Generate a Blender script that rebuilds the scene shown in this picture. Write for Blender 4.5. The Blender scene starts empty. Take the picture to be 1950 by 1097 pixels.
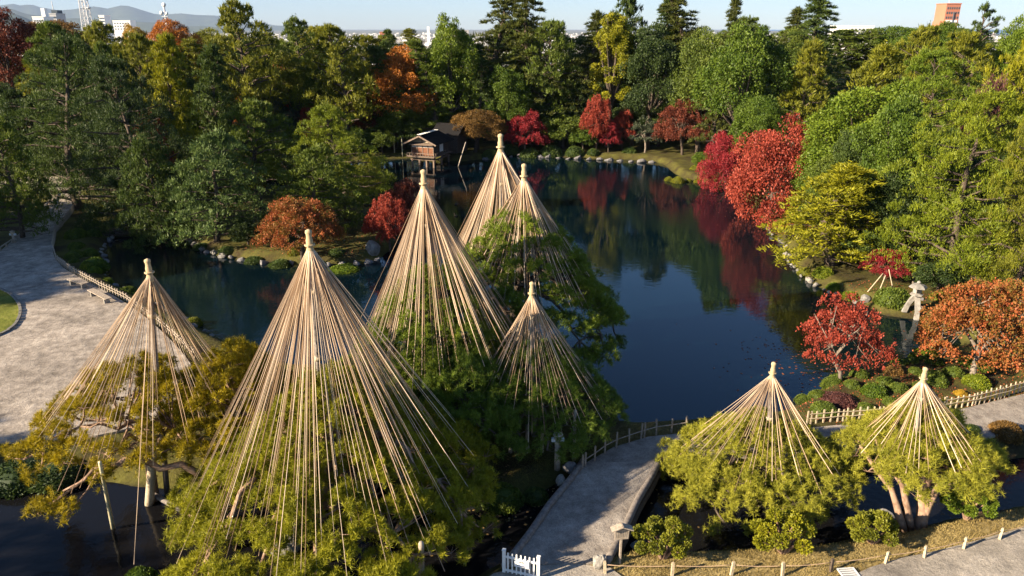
import bpy, math, random
import numpy as np
from mathutils import Vector, Matrix

C = bpy.context.scene.collection
sc = bpy.context.scene
random.seed(7)
RNG = np.random.default_rng(7)
R_ = math.radians

# ------------------------------------------------------------------ camera, sky, sun, exposure
F, CX, CY, PITCH, CAMH = 1400.0, 975.0, 548.5, R_(19.5), 18.0
cam = bpy.data.cameras.new('camera')
cam.sensor_width = 36.0
cam.lens = 36.0 * F / 1950.0
cam.clip_start, cam.clip_end = 0.5, 90000.0
camo = bpy.data.objects.new('camera', cam)
camo.location = (0, 0, CAMH)
camo.rotation_euler = (R_(90) - PITCH, 0, 0)
C.objects.link(camo)
sc.camera = camo

SUN_EL = R_(22.5)
SUN_TO = Vector((0.90, 0.43, 0)).normalized()            # ground direction the light travels in
w = bpy.data.worlds.new('World')
sc.world = w
w.use_nodes = True
nt = w.node_tree
nt.nodes.clear()
sky = nt.nodes.new('ShaderNodeTexSky')
sky.sky_type = 'NISHITA'
sky.sun_disc = False
sky.sun_elevation = SUN_EL
sky.sun_rotation = math.atan2(-SUN_TO.x, -SUN_TO.y)
sky.air_density, sky.dust_density, sky.ozone_density = 1.0, 0.3, 4.5
sky.altitude = 800
bg = nt.nodes.new('ShaderNodeBackground')
bg.inputs['Strength'].default_value = 0.052
wo = nt.nodes.new('ShaderNodeOutputWorld')
nt.links.new(sky.outputs[0], bg.inputs['Color'])
nt.links.new(bg.outputs[0], wo.inputs['Surface'])

sun = bpy.data.lights.new('sun', 'SUN')
sun.energy = 5.0
sun.angle = R_(0.55)
sun.color = (1.0, 0.83, 0.60)
suno = bpy.data.objects.new('sun', sun)
suno.rotation_euler = Vector((SUN_TO.x * math.cos(SUN_EL), SUN_TO.y * math.cos(SUN_EL), -math.sin(SUN_EL))).to_track_quat('-Z', 'Y').to_euler()
C.objects.link(suno)

sc.view_settings.view_transform = 'Standard'
sc.view_settings.look = 'None'
sc.view_settings.exposure = 1.8
sc.view_settings.gamma = 1.0
sc.view_settings.use_curve_mapping = False
sc.cycles.max_bounces = 6
sc.cycles.volume_bounces = 0

# ------------------------------------------------------------------ photograph -> place
cP, sP = math.cos(PITCH), math.sin(PITCH)
def ray(px, py):
    u, v = (px - CX) / F, -(py - CY) / F
    return (u, cP + v * sP, -sP + v * cP)
def at(px, py, z=0.0):
    d = ray(px, py); t = (z - CAMH) / d[2]
    return Vector((d[0] * t, d[1] * t, z))
def on(px, py, D):
    d = ray(px, py); t = D / d[1]
    return Vector((d[0] * t, D, CAMH + d[2] * t))
def depth(D, z): return D * cP + (CAMH - z) * sP

# ------------------------------------------------------------------ materials
MATS = {}
def nodes_of(name):
    m = bpy.data.materials.new(name); m.use_nodes = True
    MATS[name] = m
    t = m.node_tree
    return m, t, t.nodes['Principled BSDF']
def noise(t, scale, detail=4, rough=0.6, coord='Object', vec=None):
    n = t.nodes.new('ShaderNodeTexNoise'); n.inputs['Scale'].default_value = scale
    n.inputs['Detail'].default_value = detail; n.inputs['Roughness'].default_value = rough
    if vec is None:
        tc = t.nodes.new('ShaderNodeTexCoord'); t.links.new(tc.outputs[coord], n.inputs['Vector'])
    else: t.links.new(vec, n.inputs['Vector'])
    return n
def ramp(t, src, stops):
    r = t.nodes.new('ShaderNodeValToRGB')
    while len(r.color_ramp.elements) < len(stops): r.color_ramp.elements.new(0.5)
    for e, (p, c) in zip(r.color_ramp.elements, stops):
        e.position = p; e.color = (*c, 1) if len(c) == 3 else c
    t.links.new(src, r.inputs[0])
    return r
def mixc(t, fac, a, b, blend='MIX'):
    n = t.nodes.new('ShaderNodeMix'); n.data_type = 'RGBA'; n.blend_type = blend
    if isinstance(fac, (int, float)): n.inputs[0].default_value = fac
    else: t.links.new(fac, n.inputs[0])
    for s, v in ((6, a), (7, b)):
        if isinstance(v, (tuple, list)): n.inputs[s].default_value = (*v[:3], 1)
        else: t.links.new(v, n.inputs[s])
    return n.outputs[2]
def bump(t, bsdf, h, strength, dist):
    b = t.nodes.new('ShaderNodeBump'); b.inputs['Strength'].default_value = strength; b.inputs['Distance'].default_value = dist
    t.links.new(h, b.inputs['Height']); t.links.new(b.outputs[0], bsdf.inputs['Normal'])
def simple(name, c1, c2, scale, rough=0.8, bumpd=0.0, detail=5, coord='Object', spec=0.3):
    m, t, p = nodes_of(name)
    n = noise(t, scale, detail, coord=coord)
    r = ramp(t, n.outputs[0], [(0.3, c1), (0.7, c2)])
    t.links.new(r.outputs[0], p.inputs['Base Color'])
    p.inputs['Roughness'].default_value = rough
    p.inputs['Specular IOR Level'].default_value = spec
    if bumpd: bump(t, p, n.outputs[0], 0.8, bumpd)
    return m

def leaf_material():
    m, t, p = nodes_of('leaf')
    a = t.nodes.new('ShaderNodeAttribute'); a.attribute_type = 'OBJECT'; a.attribute_name = 'leaf_a'
    b = t.nodes.new('ShaderNodeAttribute'); b.attribute_type = 'OBJECT'; b.attribute_name = 'leaf_b'
    v = t.nodes.new('ShaderNodeAttribute'); v.attribute_type = 'GEOMETRY'; v.attribute_name = 'var'
    col = mixc(t, v.outputs['Fac'], a.outputs['Color'], b.outputs['Color'])
    t.links.new(col, p.inputs['Base Color'])
    p.inputs['Roughness'].default_value = 0.55
    p.inputs['Specular IOR Level'].default_value = 0.25
    tr = t.nodes.new('ShaderNodeBsdfTranslucent')
    t.links.new(col, tr.inputs['Color'])
    mx = t.nodes.new('ShaderNodeMixShader'); mx.inputs[0].default_value = 0.28
    t.links.new(p.outputs[0], mx.inputs[1]); t.links.new(tr.outputs[0], mx.inputs[2])
    t.links.new(mx.outputs[0], t.nodes['Material Output'].inputs['Surface'])
    return m
LEAF = leaf_material()
BARK = simple('bark', (0.035, 0.026, 0.02), (0.12, 0.09, 0.07), 6, 0.9, 0.03)
BARK_PALE = simple('pale_bark', (0.09, 0.07, 0.055), (0.24, 0.20, 0.16), 5, 0.9, 0.03)
BARK_RED = simple('red_bark', (0.12, 0.07, 0.045), (0.36, 0.24, 0.17), 5, 0.9, 0.03)
WOOD = simple('weathered_wood', (0.20, 0.16, 0.12), (0.40, 0.34, 0.28), 9, 0.8, 0.01)
WOOD_PALE = simple('pale_wood', (0.32, 0.25, 0.16), (0.52, 0.44, 0.32), 9, 0.75, 0.006)
WOOD_DARK = simple('dark_wood', (0.035, 0.025, 0.02), (0.10, 0.075, 0.06), 9, 0.8, 0.01)
WOOD_RED = simple('red_brown_board', (0.10, 0.04, 0.02), (0.22, 0.09, 0.045), 7, 0.7, 0.008)
WHITE = simple('white_paint', (0.68, 0.68, 0.66), (0.80, 0.80, 0.79), 5, 0.5, 0.0)
PAPER = simple('paper_screen', (0.70, 0.68, 0.62), (0.80, 0.78, 0.73), 4, 0.8, 0.0)
BLACK = simple('black_ink_and_shade', (0.01, 0.01, 0.01), (0.02, 0.02, 0.02), 4, 0.6)  # ink on the signs, also painted shade in the grate and lantern
BLUE_INK = simple('blue_ink', (0.03, 0.06, 0.20), (0.04, 0.08, 0.25), 4, 0.6)
STONE = simple('stone', (0.10, 0.095, 0.085), (0.27, 0.255, 0.235), 3, 0.9, 0.06, 8)
STONE_PALE = simple('pale_stone', (0.15, 0.138, 0.122), (0.34, 0.32, 0.29), 3, 0.9, 0.05, 8)
STONE_DARK = simple('dark_stone', (0.08, 0.08, 0.085), (0.22, 0.21, 0.21), 3, 0.85, 0.05, 8)
ROOF = simple('shingle_roof', (0.010, 0.010, 0.011), (0.024, 0.022, 0.022), 10, 0.95, 0.02, spec=0.05)
TEA_WOOD = simple('tea_wood', (0.11, 0.075, 0.055), (0.24, 0.18, 0.14), 9, 0.8, 0.01)
STRAW = simple('straw', (0.34, 0.25, 0.14), (0.50, 0.39, 0.24), 18, 0.85, 0.01)
BARK_LOG = simple('grey_log', (0.10, 0.085, 0.075), (0.24, 0.21, 0.19), 7, 0.85, 0.015)
BAMBOO = simple('bamboo', (0.34, 0.30, 0.18), (0.55, 0.50, 0.34), 6, 0.5, 0.004)
METAL = simple('painted_steel', (0.45, 0.45, 0.47), (0.62, 0.62, 0.64), 4, 0.45)
GRATE = simple('galvanised_steel', (0.50, 0.50, 0.50), (0.66, 0.66, 0.66), 12, 0.5)
FEATHER = simple('dark_feather', (0.02, 0.018, 0.016), (0.07, 0.055, 0.04), 12, 0.6)

def rope_material():
    m, t, p = nodes_of('straw_rope')
    oi = t.nodes.new('ShaderNodeObjectInfo')
    r = ramp(t, oi.outputs['Random'], [(0.0, (0.22, 0.14, 0.08)), (0.45, (0.44, 0.31, 0.21)), (1.0, (0.66, 0.53, 0.40))])
    t.links.new(r.outputs[0], p.inputs['Base Color'])
    p.inputs['Roughness'].default_value = 0.85
    p.inputs['Specular IOR Level'].default_value = 0.2
    return m
ROPE = rope_material()

def ground_material():
    m, t, p = nodes_of('ground')
    dry = t.nodes.new('ShaderNodeAttribute'); dry.attribute_name = 'dry'
    far = t.nodes.new('ShaderNodeAttribute'); far.attribute_name = 'town'
    bed = t.nodes.new('ShaderNodeAttribute'); bed.attribute_name = 'bed'
    n1 = noise(t, 0.55, 6); n2 = noise(t, 7.0, 6)
    moss = ramp(t, n1.outputs[0], [(0.32, (0.045, 0.033, 0.018)), (0.5, (0.075, 0.068, 0.02)), (0.68, (0.11, 0.105, 0.025))])
    dg = ramp(t, n2.outputs[0], [(0.3, (0.17, 0.13, 0.05)), (0.7, (0.36, 0.28, 0.13))])
    c = mixc(t, dry.outputs['Fac'], moss.outputs[0], dg.outputs[0])
    c = mixc(t, bed.outputs['Fac'], c, (0.02, 0.018, 0.014))
    n3 = noise(t, 0.004, 5)
    tw = ramp(t, n3.outputs[0], [(0.35, (0.10, 0.12, 0.07)), (0.6, (0.24, 0.23, 0.21))])
    c = mixc(t, far.outputs['Fac'], c, tw.outputs[0])
    mul = ramp(t, n2.outputs[0], [(0.25, (0.65, 0.65, 0.65)), (0.75, (1.15, 1.15, 1.15))])
    c = mixc(t, 1.0, c, mul.outputs[0], 'MULTIPLY')
    t.links.new(c, p.inputs['Base Color'])
    p.inputs['Roughness'].default_value = 0.95
    p.inputs['Specular IOR Level'].default_value = 0.1
    bump(t, p, n2.outputs[0], 0.7, 0.08)
    return m
GROUND = ground_material()

def gravel_material(name, c1, c2, c3):
    m, t, p = nodes_of(name)
    n1 = noise(t, 0.35, 5); n2 = noise(t, 1.8, 8, 0.7); n3 = noise(t, 26, 3)
    a = ramp(t, n2.outputs[0], [(0.3, c1), (0.5, c2), (0.68, c3)])
    mul = ramp(t, n1.outputs[0], [(0.3, (0.66, 0.65, 0.64)), (0.7, (1.16, 1.14, 1.12))])
    c = mixc(t, 1.0, a.outputs[0], mul.outputs[0], 'MULTIPLY')
    sp = ramp(t, n3.outputs[0], [(0.35, (0.72, 0.72, 0.72)), (0.65, (1.18, 1.18, 1.18))])
    c = mixc(t, 1.0, c, sp.outputs[0], 'MULTIPLY')
    t.links.new(c, p.inputs['Base Color'])
    p.inputs['Roughness'].default_value = 0.95
    p.inputs['Specular IOR Level'].default_value = 0.1
    ad = t.nodes.new('ShaderNodeMath'); ad.operation = 'MULTIPLY_ADD'
    t.links.new(n3.outputs[0], ad.inputs[0]); ad.inputs[1].default_value = 0.3; t.links.new(n2.outputs[0], ad.inputs[2])
    bump(t, p, ad.outputs[0], 0.9, 0.09)
    return m
GRAVEL = gravel_material('beige_gravel', (0.19, 0.165, 0.140), (0.34, 0.30, 0.26), (0.50, 0.445, 0.385))
GRAVEL_DARK = gravel_material('grey_gravel', (0.19, 0.165, 0.145), (0.30, 0.27, 0.24), (0.40, 0.365, 0.325))
GRAVEL_PALE = gravel_material('pale_gravel', (0.22, 0.20, 0.175), (0.33, 0.30, 0.26), (0.42, 0.38, 0.33))
LAWN = gravel_material('lawn_grass', (0.09, 0.11, 0.02), (0.15, 0.17, 0.03), (0.21, 0.21, 0.05))

def water_material():
    m, t, p = nodes_of('water')
    tc = t.nodes.new('ShaderNodeTexCoord')
    mp = t.nodes.new('ShaderNodeMapping'); mp.inputs['Scale'].default_value = (0.5, 1.0, 1.0)
    t.links.new(tc.outputs['Object'], mp.inputs['Vector'])
    n1 = noise(t, 2.6, 3, 0.55, vec=mp.outputs[0])
    n2 = noise(t, 0.06, 2, 0.5, vec=tc.outputs['Object'])
    amp = ramp(t, n2.outputs[0], [(0.42, (0.12, 0.12, 0.12)), (0.62, (1, 1, 1))])
    mu = t.nodes.new('ShaderNodeMath'); mu.operation = 'MULTIPLY'
    t.links.new(n1.outputs[0], mu.inputs[0]); t.links.new(amp.outputs[0], mu.inputs[1])
    p.inputs['Base Color'].default_value = (0.001, 0.0055, 0.0095, 1)
    p.inputs['Roughness'].default_value = 0.02
    p.inputs['Specular Tint'].default_value = (0.36, 0.74, 1.0, 1)
    p.inputs['IOR'].default_value = 1.42
    bump(t, p, mu.outputs[0], 0.35, 0.05)
    return m
WATER = water_material()

# ------------------------------------------------------------------ mesh helpers
class MB:
    def __init__(s): s.v, s.f = [], []
    def add(s, vs, fs):
        o = len(s.v); s.v += [tuple(p) for p in vs]; s.f += [tuple(i + o for i in f) for f in fs]
    def box(s, c, d, rz=0.0, M=None):
        x, y, z = d[0] / 2, d[1] / 2, d[2] / 2
        vs = [Vector((a * x, b * y, e * z)) for e in (-1, 1) for b in (-1, 1) for a in (-1, 1)]
        m = M if M is not None else Matrix.Rotation(rz, 4, 'Z')
        c = Vector(c)
        s.add([m @ p + c for p in vs], [(0, 2, 3, 1), (4, 5, 7, 6), (0, 1, 5, 4), (2, 6, 7, 3), (0, 4, 6, 2), (1, 3, 7, 5)])
    def tube(s, pts, rad, n=6, cap=True):
        pts = [Vector(p) for p in pts]; k = len(pts)
        if isinstance(rad, (int, float)): rad = [rad] * k
        base = len(s.v); up = None
        for i, p in enumerate(pts):
            d = (pts[min(i + 1, k - 1)] - pts[max(i - 1, 0)])
            if d.length < 1e-6: d = Vector((0, 0, 1))
            d.normalize()
            if up is None: up = Vector((1, 0, 0)) if abs(d.x) < 0.8 else Vector((0, 1, 0))
            a = d.cross(up)
            if a.length < 0.05: a = d.cross(Vector((0.3, 0.9, 0.3)))
            a.normalize(); b = d.cross(a)
            for j in range(n):
                t = 2 * math.pi * j / n
                s.v.append(tuple(p + (a * math.cos(t) + b * math.sin(t)) * rad[i]))
        for i in range(k - 1):
            for j in range(n):
                q = base + i * n; j2 = (j + 1) % n
                s.f.append((q + j, q + j2, q + n + j2, q + n + j))
        if cap:
            s.f.append(tuple(base + j for j in reversed(range(n))))
            s.f.append(tuple(base + (k - 1) * n + j for j in range(n)))
    def lathe(s, prof, n=12, c=(0, 0, 0)):
        base = len(s.v)
        for r, z in prof:
            for j in range(n):
                t = 2 * math.pi * j / n
                s.v.append((c[0] + r * math.cos(t), c[1] + r * math.sin(t), c[2] + z))
        for i in range(len(prof) - 1):
            for j in range(n):
                q = base + i * n; j2 = (j + 1) % n
                s.f.append((q + j, q + j2, q + n + j2, q + n + j))
        s.f.append(tuple(base + j for j in reversed(range(n))))
        s.f.append(tuple(base + (len(prof) - 1) * n + j for j in range(n)))
    def mesh(s, name, mat, smooth=False):
        me = bpy.data.meshes.new(name); me.from_pydata(s.v, [], s.f); me.materials.append(mat)
        if smooth: me.polygons.foreach_set('use_smooth', [True] * len(me.polygons))
        me.update()
        return me

def link(name, me, parent=None, loc=None):
    o = bpy.data.objects.new(name, me); C.objects.link(o)
    if parent: o.parent = parent
    if loc is not None: o.location = loc
    return o
def build(name, mb, mat, parent=None, smooth=False, loc=None): return link(name, mb.mesh(name, mat, smooth), parent, loc)
def tag(o, label=None, cat=None, group=None, kind=None):
    for k, v in (('label', label), ('category', cat), ('group', group), ('kind', kind)):
        if v: o[k] = v
    return o
def thing(name, label, cat, loc=(0, 0, 0), rz=0.0, group=None):
    o = bpy.data.objects.new(name, None); C.objects.link(o); o.location = loc; o.rotation_euler = (0, 0, rz)
    o.empty_display_size = 0.2
    return tag(o, label, cat, group)

def np_mesh(name, co, nper, mat, var=None):
    """co: (n*nper, 3) vertices, one face per nper of them"""
    co = np.ascontiguousarray(co, dtype=np.float32).reshape(-1, 3)
    me = bpy.data.meshes.new(name); n = len(co); nf = n // nper
    me.vertices.add(n); me.vertices.foreach_set('co', co.ravel())
    me.loops.add(n); me.loops.foreach_set('vertex_index', np.arange(n, dtype=np.int32))
    me.polygons.add(nf); me.polygons.foreach_set('loop_start', np.arange(0, n, nper, dtype=np.int32))
    me.update(calc_edges=True)
    me.materials.append(mat)
    if var is not None:
        a = me.attributes.new('var', 'FLOAT', 'FACE'); a.data.foreach_set('value', np.clip(var, 0, 1).astype(np.float32))
    return me
def norm(a): return a / np.maximum(np.linalg.norm(a, axis=-1, keepdims=True), 1e-9)
def cards(rng, P, D, L, W, quad=True):
    n = len(P); S = norm(np.cross(D, rng.normal(size=(n, 3)))) * (np.asarray(W).reshape(-1, 1) / 2)
    E = D * np.asarray(L).reshape(-1, 1)
    if quad: return np.stack([P, P + E * .5 + S, P + E, P + E * .5 - S], 1).reshape(-1, 3)
    return np.stack([P - S, P + S, P + E], 1).reshape(-1, 3)

def pip(x, y, poly):
    poly = np.asarray(poly); ins = np.zeros(x.shape, bool); j = len(poly) - 1
    for i in range(len(poly)):
        xi, yi = poly[i]; xj, yj = poly[j]
        cond = ((yi > y) != (yj > y)) & (x < (xj - xi) * (y - yi) / (yj - yi + 1e-12) + xi)
        ins ^= cond; j = i
    return ins
def segdist(x, y, poly, closed=True):
    poly = np.asarray(poly); d = np.full(x.shape, 1e9); n = len(poly)
    for i in range(n if closed else n - 1):
        a = poly[i]; b = poly[(i + 1) % n]; ab = b - a
        t = np.clip(((x - a[0]) * ab[0] + (y - a[1]) * ab[1]) / (ab @ ab + 1e-12), 0, 1)
        d = np.minimum(d, np.hypot(x - a[0] - t * ab[0], y - a[1] - t * ab[1]))
    return d
def pxpoly(pts, z=0.0): return [tuple(at(px, py, z)[:2]) for px, py in pts]
def smooth_poly(pts, it=2):
    p = np.asarray(pts, float)
    for _ in range(it):
        q = np.roll(p, -1, 0)
        p = np.stack([p * .75 + q * .25, p * .25 + q * .75], 1).reshape(-1, 2)
    return p
def sst(a, b, x):
    t = np.clip((x - a) / (b - a), 0, 1); return t * t * (3 - 2 * t)

# ------------------------------------------------------------------ the pond, the stream and the land
POND = smooth_poly(pxpoly([(195, 478), (215, 448), (250, 412), (300, 388), (318, 362), (345, 342), (420, 326), (500, 314), (600, 309), (690, 304),
    (750, 303), (800, 300), (870, 309), (920, 303), (985, 294), (1090, 301), (1150, 303), (1200, 304), (1262, 309), (1285, 332), (1320, 347), (1380, 358), (1420, 378),
    (1455, 425), (1496, 470), (1500, 492), (1525, 522), (1560, 548), (1600, 564), (1645, 580), (1680, 602), (1740, 606), (1785, 618), (1830, 640), (1830, 662),
    (1790, 676), (1720, 690), (1650, 706), (1590, 724), (1545, 752), (1500, 785), (1420, 793), (1310, 803), (1210, 811), (1178, 806), (1160, 770), (1125, 715), (1075, 668), (1000, 640),
    (900, 640), (800, 652), (700, 685), (600, 705), (510, 690), (440, 655), (405, 640), (330, 596), (240, 556), (206, 532)]), 2)
ISLE = smooth_poly(pxpoly([(348, 452), (395, 482), (440, 493), (500, 502), (560, 503), (620, 507), (690, 503), (730, 490), (752, 462), (762, 425), (730, 388), (640, 362), (540, 360),
    (440, 372), (362, 405)]), 2)
STREAM = smooth_poly(pxpoly([(-400, 915), (0, 918), (90, 934), (180, 915), (260, 925), (340, 935), (450, 915), (600, 918), (800, 935), (900, 945), (965, 965), (1030, 938), (1085, 905),
    (1250, 905), (1340, 915), (1480, 925), (1600, 900), (1720, 885), (1850, 880), (1960, 870), (2300, 850), (2300, 930), (1960, 962), (1850, 982), (1765, 1000), (1630, 1030),
    (1500, 1042), (1360, 1048), (1270, 1052), (1190, 1046), (1165, 1062), (980, 1062), (930, 1085), (860, 1130), (700, 1190), (300, 1240), (-400, 1180)]), 2)
LZ = 0.7
def signed(x, y):
    """metres to the shoreline, positive on land"""
    inw = (pip(x, y, POND) & ~pip(x, y, ISLE)) | pip(x, y, STREAM)
    d = np.minimum(np.minimum(segdist(x, y, POND), segdist(x, y, ISLE)), segdist(x, y, STREAM))
    return np.where(inw, -d, d)
def height(x, y, sd):
    wob = (np.sin(x * .9 + 1.3 * np.sin(y * .7)) * np.sin(y * 1.1 + .4) - 1) * .05 + (np.sin(x * 3.1) * np.sin(y * 2.7 + x) - 1) * .02
    z = np.where(sd > 0, LZ * sst(0, 1.0, sd) + wob * sst(.6, 2.0, sd), -0.9 * sst(0, 1.8, -sd))
    inland = sst(3, 22, sd)
    hill = sst(98, 150, y) * 5.0 + sst(30, 75, x) * sst(35, 60, y) * 3.0
    z = z + hill * inland
    drop = np.maximum(sst(230, 420, y), sst(170, 330, np.abs(x)))
    return z * (1 - drop) - 50.0 * drop
def zground(x, y):
    x = np.array([x], float); y = np.array([y], float)
    return float(height(x, y, signed(x, y))[0])

def axis_pts(parts):
    out = []
    for a, b, st in parts: out += list(np.arange(a, b, st))
    return np.array(sorted(set(np.round(out, 4))))
geo = np.geomspace
ys = np.concatenate([-geo(120, 1200, 8)[::-1], np.arange(-110, 8, 8), np.arange(10, 62, .4), np.arange(62, 130, .7), np.arange(130, 300, 5), np.arange(300, 460, 12), geo(470, 28000, 30)])
xs = np.concatenate([-geo(190, 28000, 34)[::-1], np.arange(-180, -62, 4), np.arange(-60, -30, .9), np.arange(-30, 30, .4), np.arange(30, 62, .8), np.arange(64, 184, 4), geo(190, 28000, 34)])
GX, GY = np.meshgrid(xs, ys)
SD = np.full(GX.shape, 40.0)
near = (np.abs(GX) < 130) & (GY > -20) & (GY < 170)
SD[near] = signed(GX[near], GY[near])
GZ = height(GX, GY, SD)
far_m = sst(230, 420, np.hypot(GX, GY))
DRY_POLY = smooth_poly(pxpoly([(940, 1075), (1165, 1060), (1280, 1048), (1500, 1040), (1640, 1025), (1770, 992), (1860, 978), (1960, 955), (2400, 860), (2400, 1250), (900, 1250)], LZ), 1)
DRY_POLY2 = smooth_poly(pxpoly([(1150, 850), (1175, 812), (1220, 806), (1320, 800), (1420, 790), (1420, 818), (1250, 826)], LZ), 1)
dry = np.zeros(GX.shape)
dry[near] = np.maximum(sst(-.5, .5, np.where(pip(GX[near], GY[near], DRY_POLY), 1, -1) * segdist(GX[near], GY[near], DRY_POLY)),
                       .6 * sst(-.4, .4, np.where(pip(GX[near], GY[near], DRY_POLY2), 1, -1) * segdist(GX[near], GY[near], DRY_POLY2)))
ny, nx = GX.shape
me = bpy.data.meshes.new('ground')
co = np.stack([GX, GY, GZ], -1).reshape(-1, 3).astype(np.float32)
idx = np.arange(ny * nx).reshape(ny, nx)
quads = np.stack([idx[:-1, :-1], idx[:-1, 1:], idx[1:, 1:], idx[1:, :-1]], -1).reshape(-1, 4).astype(np.int32)
me.vertices.add(len(co)); me.vertices.foreach_set('co', co.ravel())
me.loops.add(quads.size); me.loops.foreach_set('vertex_index', quads.ravel())
me.polygons.add(len(quads)); me.polygons.foreach_set('loop_start', np.arange(0, quads.size, 4, dtype=np.int32))
me.update(calc_edges=True)
me.polygons.foreach_set('use_smooth', np.ones(len(quads), bool))
for nm, arr in (('dry', dry), ('town', far_m), ('bed', 1 - sst(-.4, .12, SD))):
    a = me.attributes.new(nm, 'FLOAT', 'POINT'); a.data.foreach_set('value', arr.ravel().astype(np.float32))
me.materials.append(GROUND)
tag(link('ground', me), kind='structure')

wm = MB(); wm.add([(-120, 2, 0), (130, 2, 0), (130, 128, 0), (-120, 128, 0)], [(0, 1, 2, 3)])
tag(build('pond_water', wm, WATER), kind='structure')

m, t, p = nodes_of('stream_water')
n1 = noise(t, 3.2, 3); p.inputs['Base Color'].default_value = (.006, .006, .007, 1); p.inputs['Roughness'].default_value = .07; p.inputs['IOR'].default_value = 1.24
bump(t, p, n1.outputs[0], .3, .04)
wm = MB(); k_ = len(STREAM); wm.add([(a, b, .008) for a, b in STREAM], [tuple(range(k_))])
sw = build('stream_water', wm, m); tag(sw, kind='structure')
if sw.data.polygons[0].normal.z < 0: sw.data.flip_normals()

def sheet(name, poly, z, mat, label=None):
    """a flat sheet of ground with a skirt, following its outline"""
    p = np.asarray(poly); n = len(p); mb = MB()
    vs = [(a, b, z) for a, b in p] + [(a, b, z - .12) for a, b in p]
    area = sum(p[i][0] * p[(i + 1) % n][1] - p[(i + 1) % n][0] * p[i][1] for i in range(n))
    top = tuple(range(n)) if area > 0 else tuple(reversed(range(n)))
    mb.add(vs, [top] + [(i, (i + 1) % n, n + (i + 1) % n, n + i) for i in range(n)])
    return tag(build(name, mb, mat), kind='structure')
PLAZA = smooth_poly(pxpoly([(152, 372), (104, 440), (98, 478), (112, 505), (150, 528), (240, 575), (300, 622), (366, 690), (372, 730), (330, 790), (200, 830), (60, 842), (-300, 852), (-500, 560),
    (-150, 560), (0, 484), (60, 420), (104, 366)], LZ), 2)
sheet('gravel_plaza', PLAZA, LZ + .014, GRAVEL)
sheet('far_path', smooth_poly(pxpoly([(0, 354), (150, 356), (152, 374), (104, 368), (100, 358), (0, 358), (-60, 350), (-60, 332), (20, 334), (160, 338), (260, 330), (262, 338), (158, 352)], LZ), 1), LZ + .010, GRAVEL)
PATH = pxpoly([(1112, 884), (1168, 852), (1235, 832), (1310, 824), (1420, 820), (1550, 814), (1660, 804), (1820, 782), (1960, 748), (2200, 700), (2200, 770), (1960, 818), (1850, 838), (1700, 852), (1560, 866), (1400, 872), (1262, 874), (1252, 880)], LZ)
sheet('garden_path', PATH, LZ + .016, GRAVEL_DARK)
sheet('roadside_gravel', smooth_poly(pxpoly([(1590, 1112), (1680, 1070), (1800, 1046), (1950, 1004), (2100, 965), (2400, 900), (2400, 1250), (1500, 1250)], LZ), 1), LZ + .012, GRAVEL_PALE)
sheet('entrance_path', smooth_poly(pxpoly([(960, 1080), (1150, 1073), (1200, 1110), (1300, 1250), (800, 1250), (880, 1130)], LZ), 1), LZ + .015, GRAVEL_PALE)
LAWNP = smooth_poly(pxpoly([(-300, 545), (-40, 545), (10, 552), (38, 578), (40, 605), (20, 632), (-40, 652), (-300, 680)], LZ), 2)
sheet('round_lawn', LAWNP, LZ + .05, LAWN)
# ------------------------------------------------------------------ tree meshes (built once, shared)
def leaves_mesh(name, P, D, L, W, var, rng, quad): return np_mesh(name, cards(rng, P, D, L, W, quad), 4 if quad else 3, LEAF, var)

def pad(rng, c, r, th, n, L, W, out=None, up=.75, m=9):
    """leaf tufts of one flat pad of foliage: clumps on a low dome"""
    cl = rng.uniform(-1, 1, (m * 3, 2)); cl = cl[(cl ** 2).sum(1) < 1][:m]; m = len(cl)
    k = rng.integers(0, m, n)
    q = cl[k] + rng.normal(0, .145, (n, 2)); rho = np.clip((q ** 2).sum(1), 0, 1.3)
    z = th * (1 - rho) * .8 + rng.normal(0, th * .22, n) - th * .25 * rng.random(n)
    P = np.stack([c[0] + q[:, 0] * r, c[1] + q[:, 1] * r, c[2] + z], 1)
    D = np.stack([q[:, 0] * .8, q[:, 1] * .8, np.full(n, up)], 1) + rng.normal(0, .42, (n, 3))
    cv = rng.random(m)
    var = .55 * cv[k] + .45 * rng.random(n)
    return P, norm(D), L * rng.uniform(.7, 1.3, n), W * rng.uniform(.7, 1.3, n), var

def gather(parts): return [np.concatenate([p[i] for p in parts]) for i in range(5)]

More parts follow.
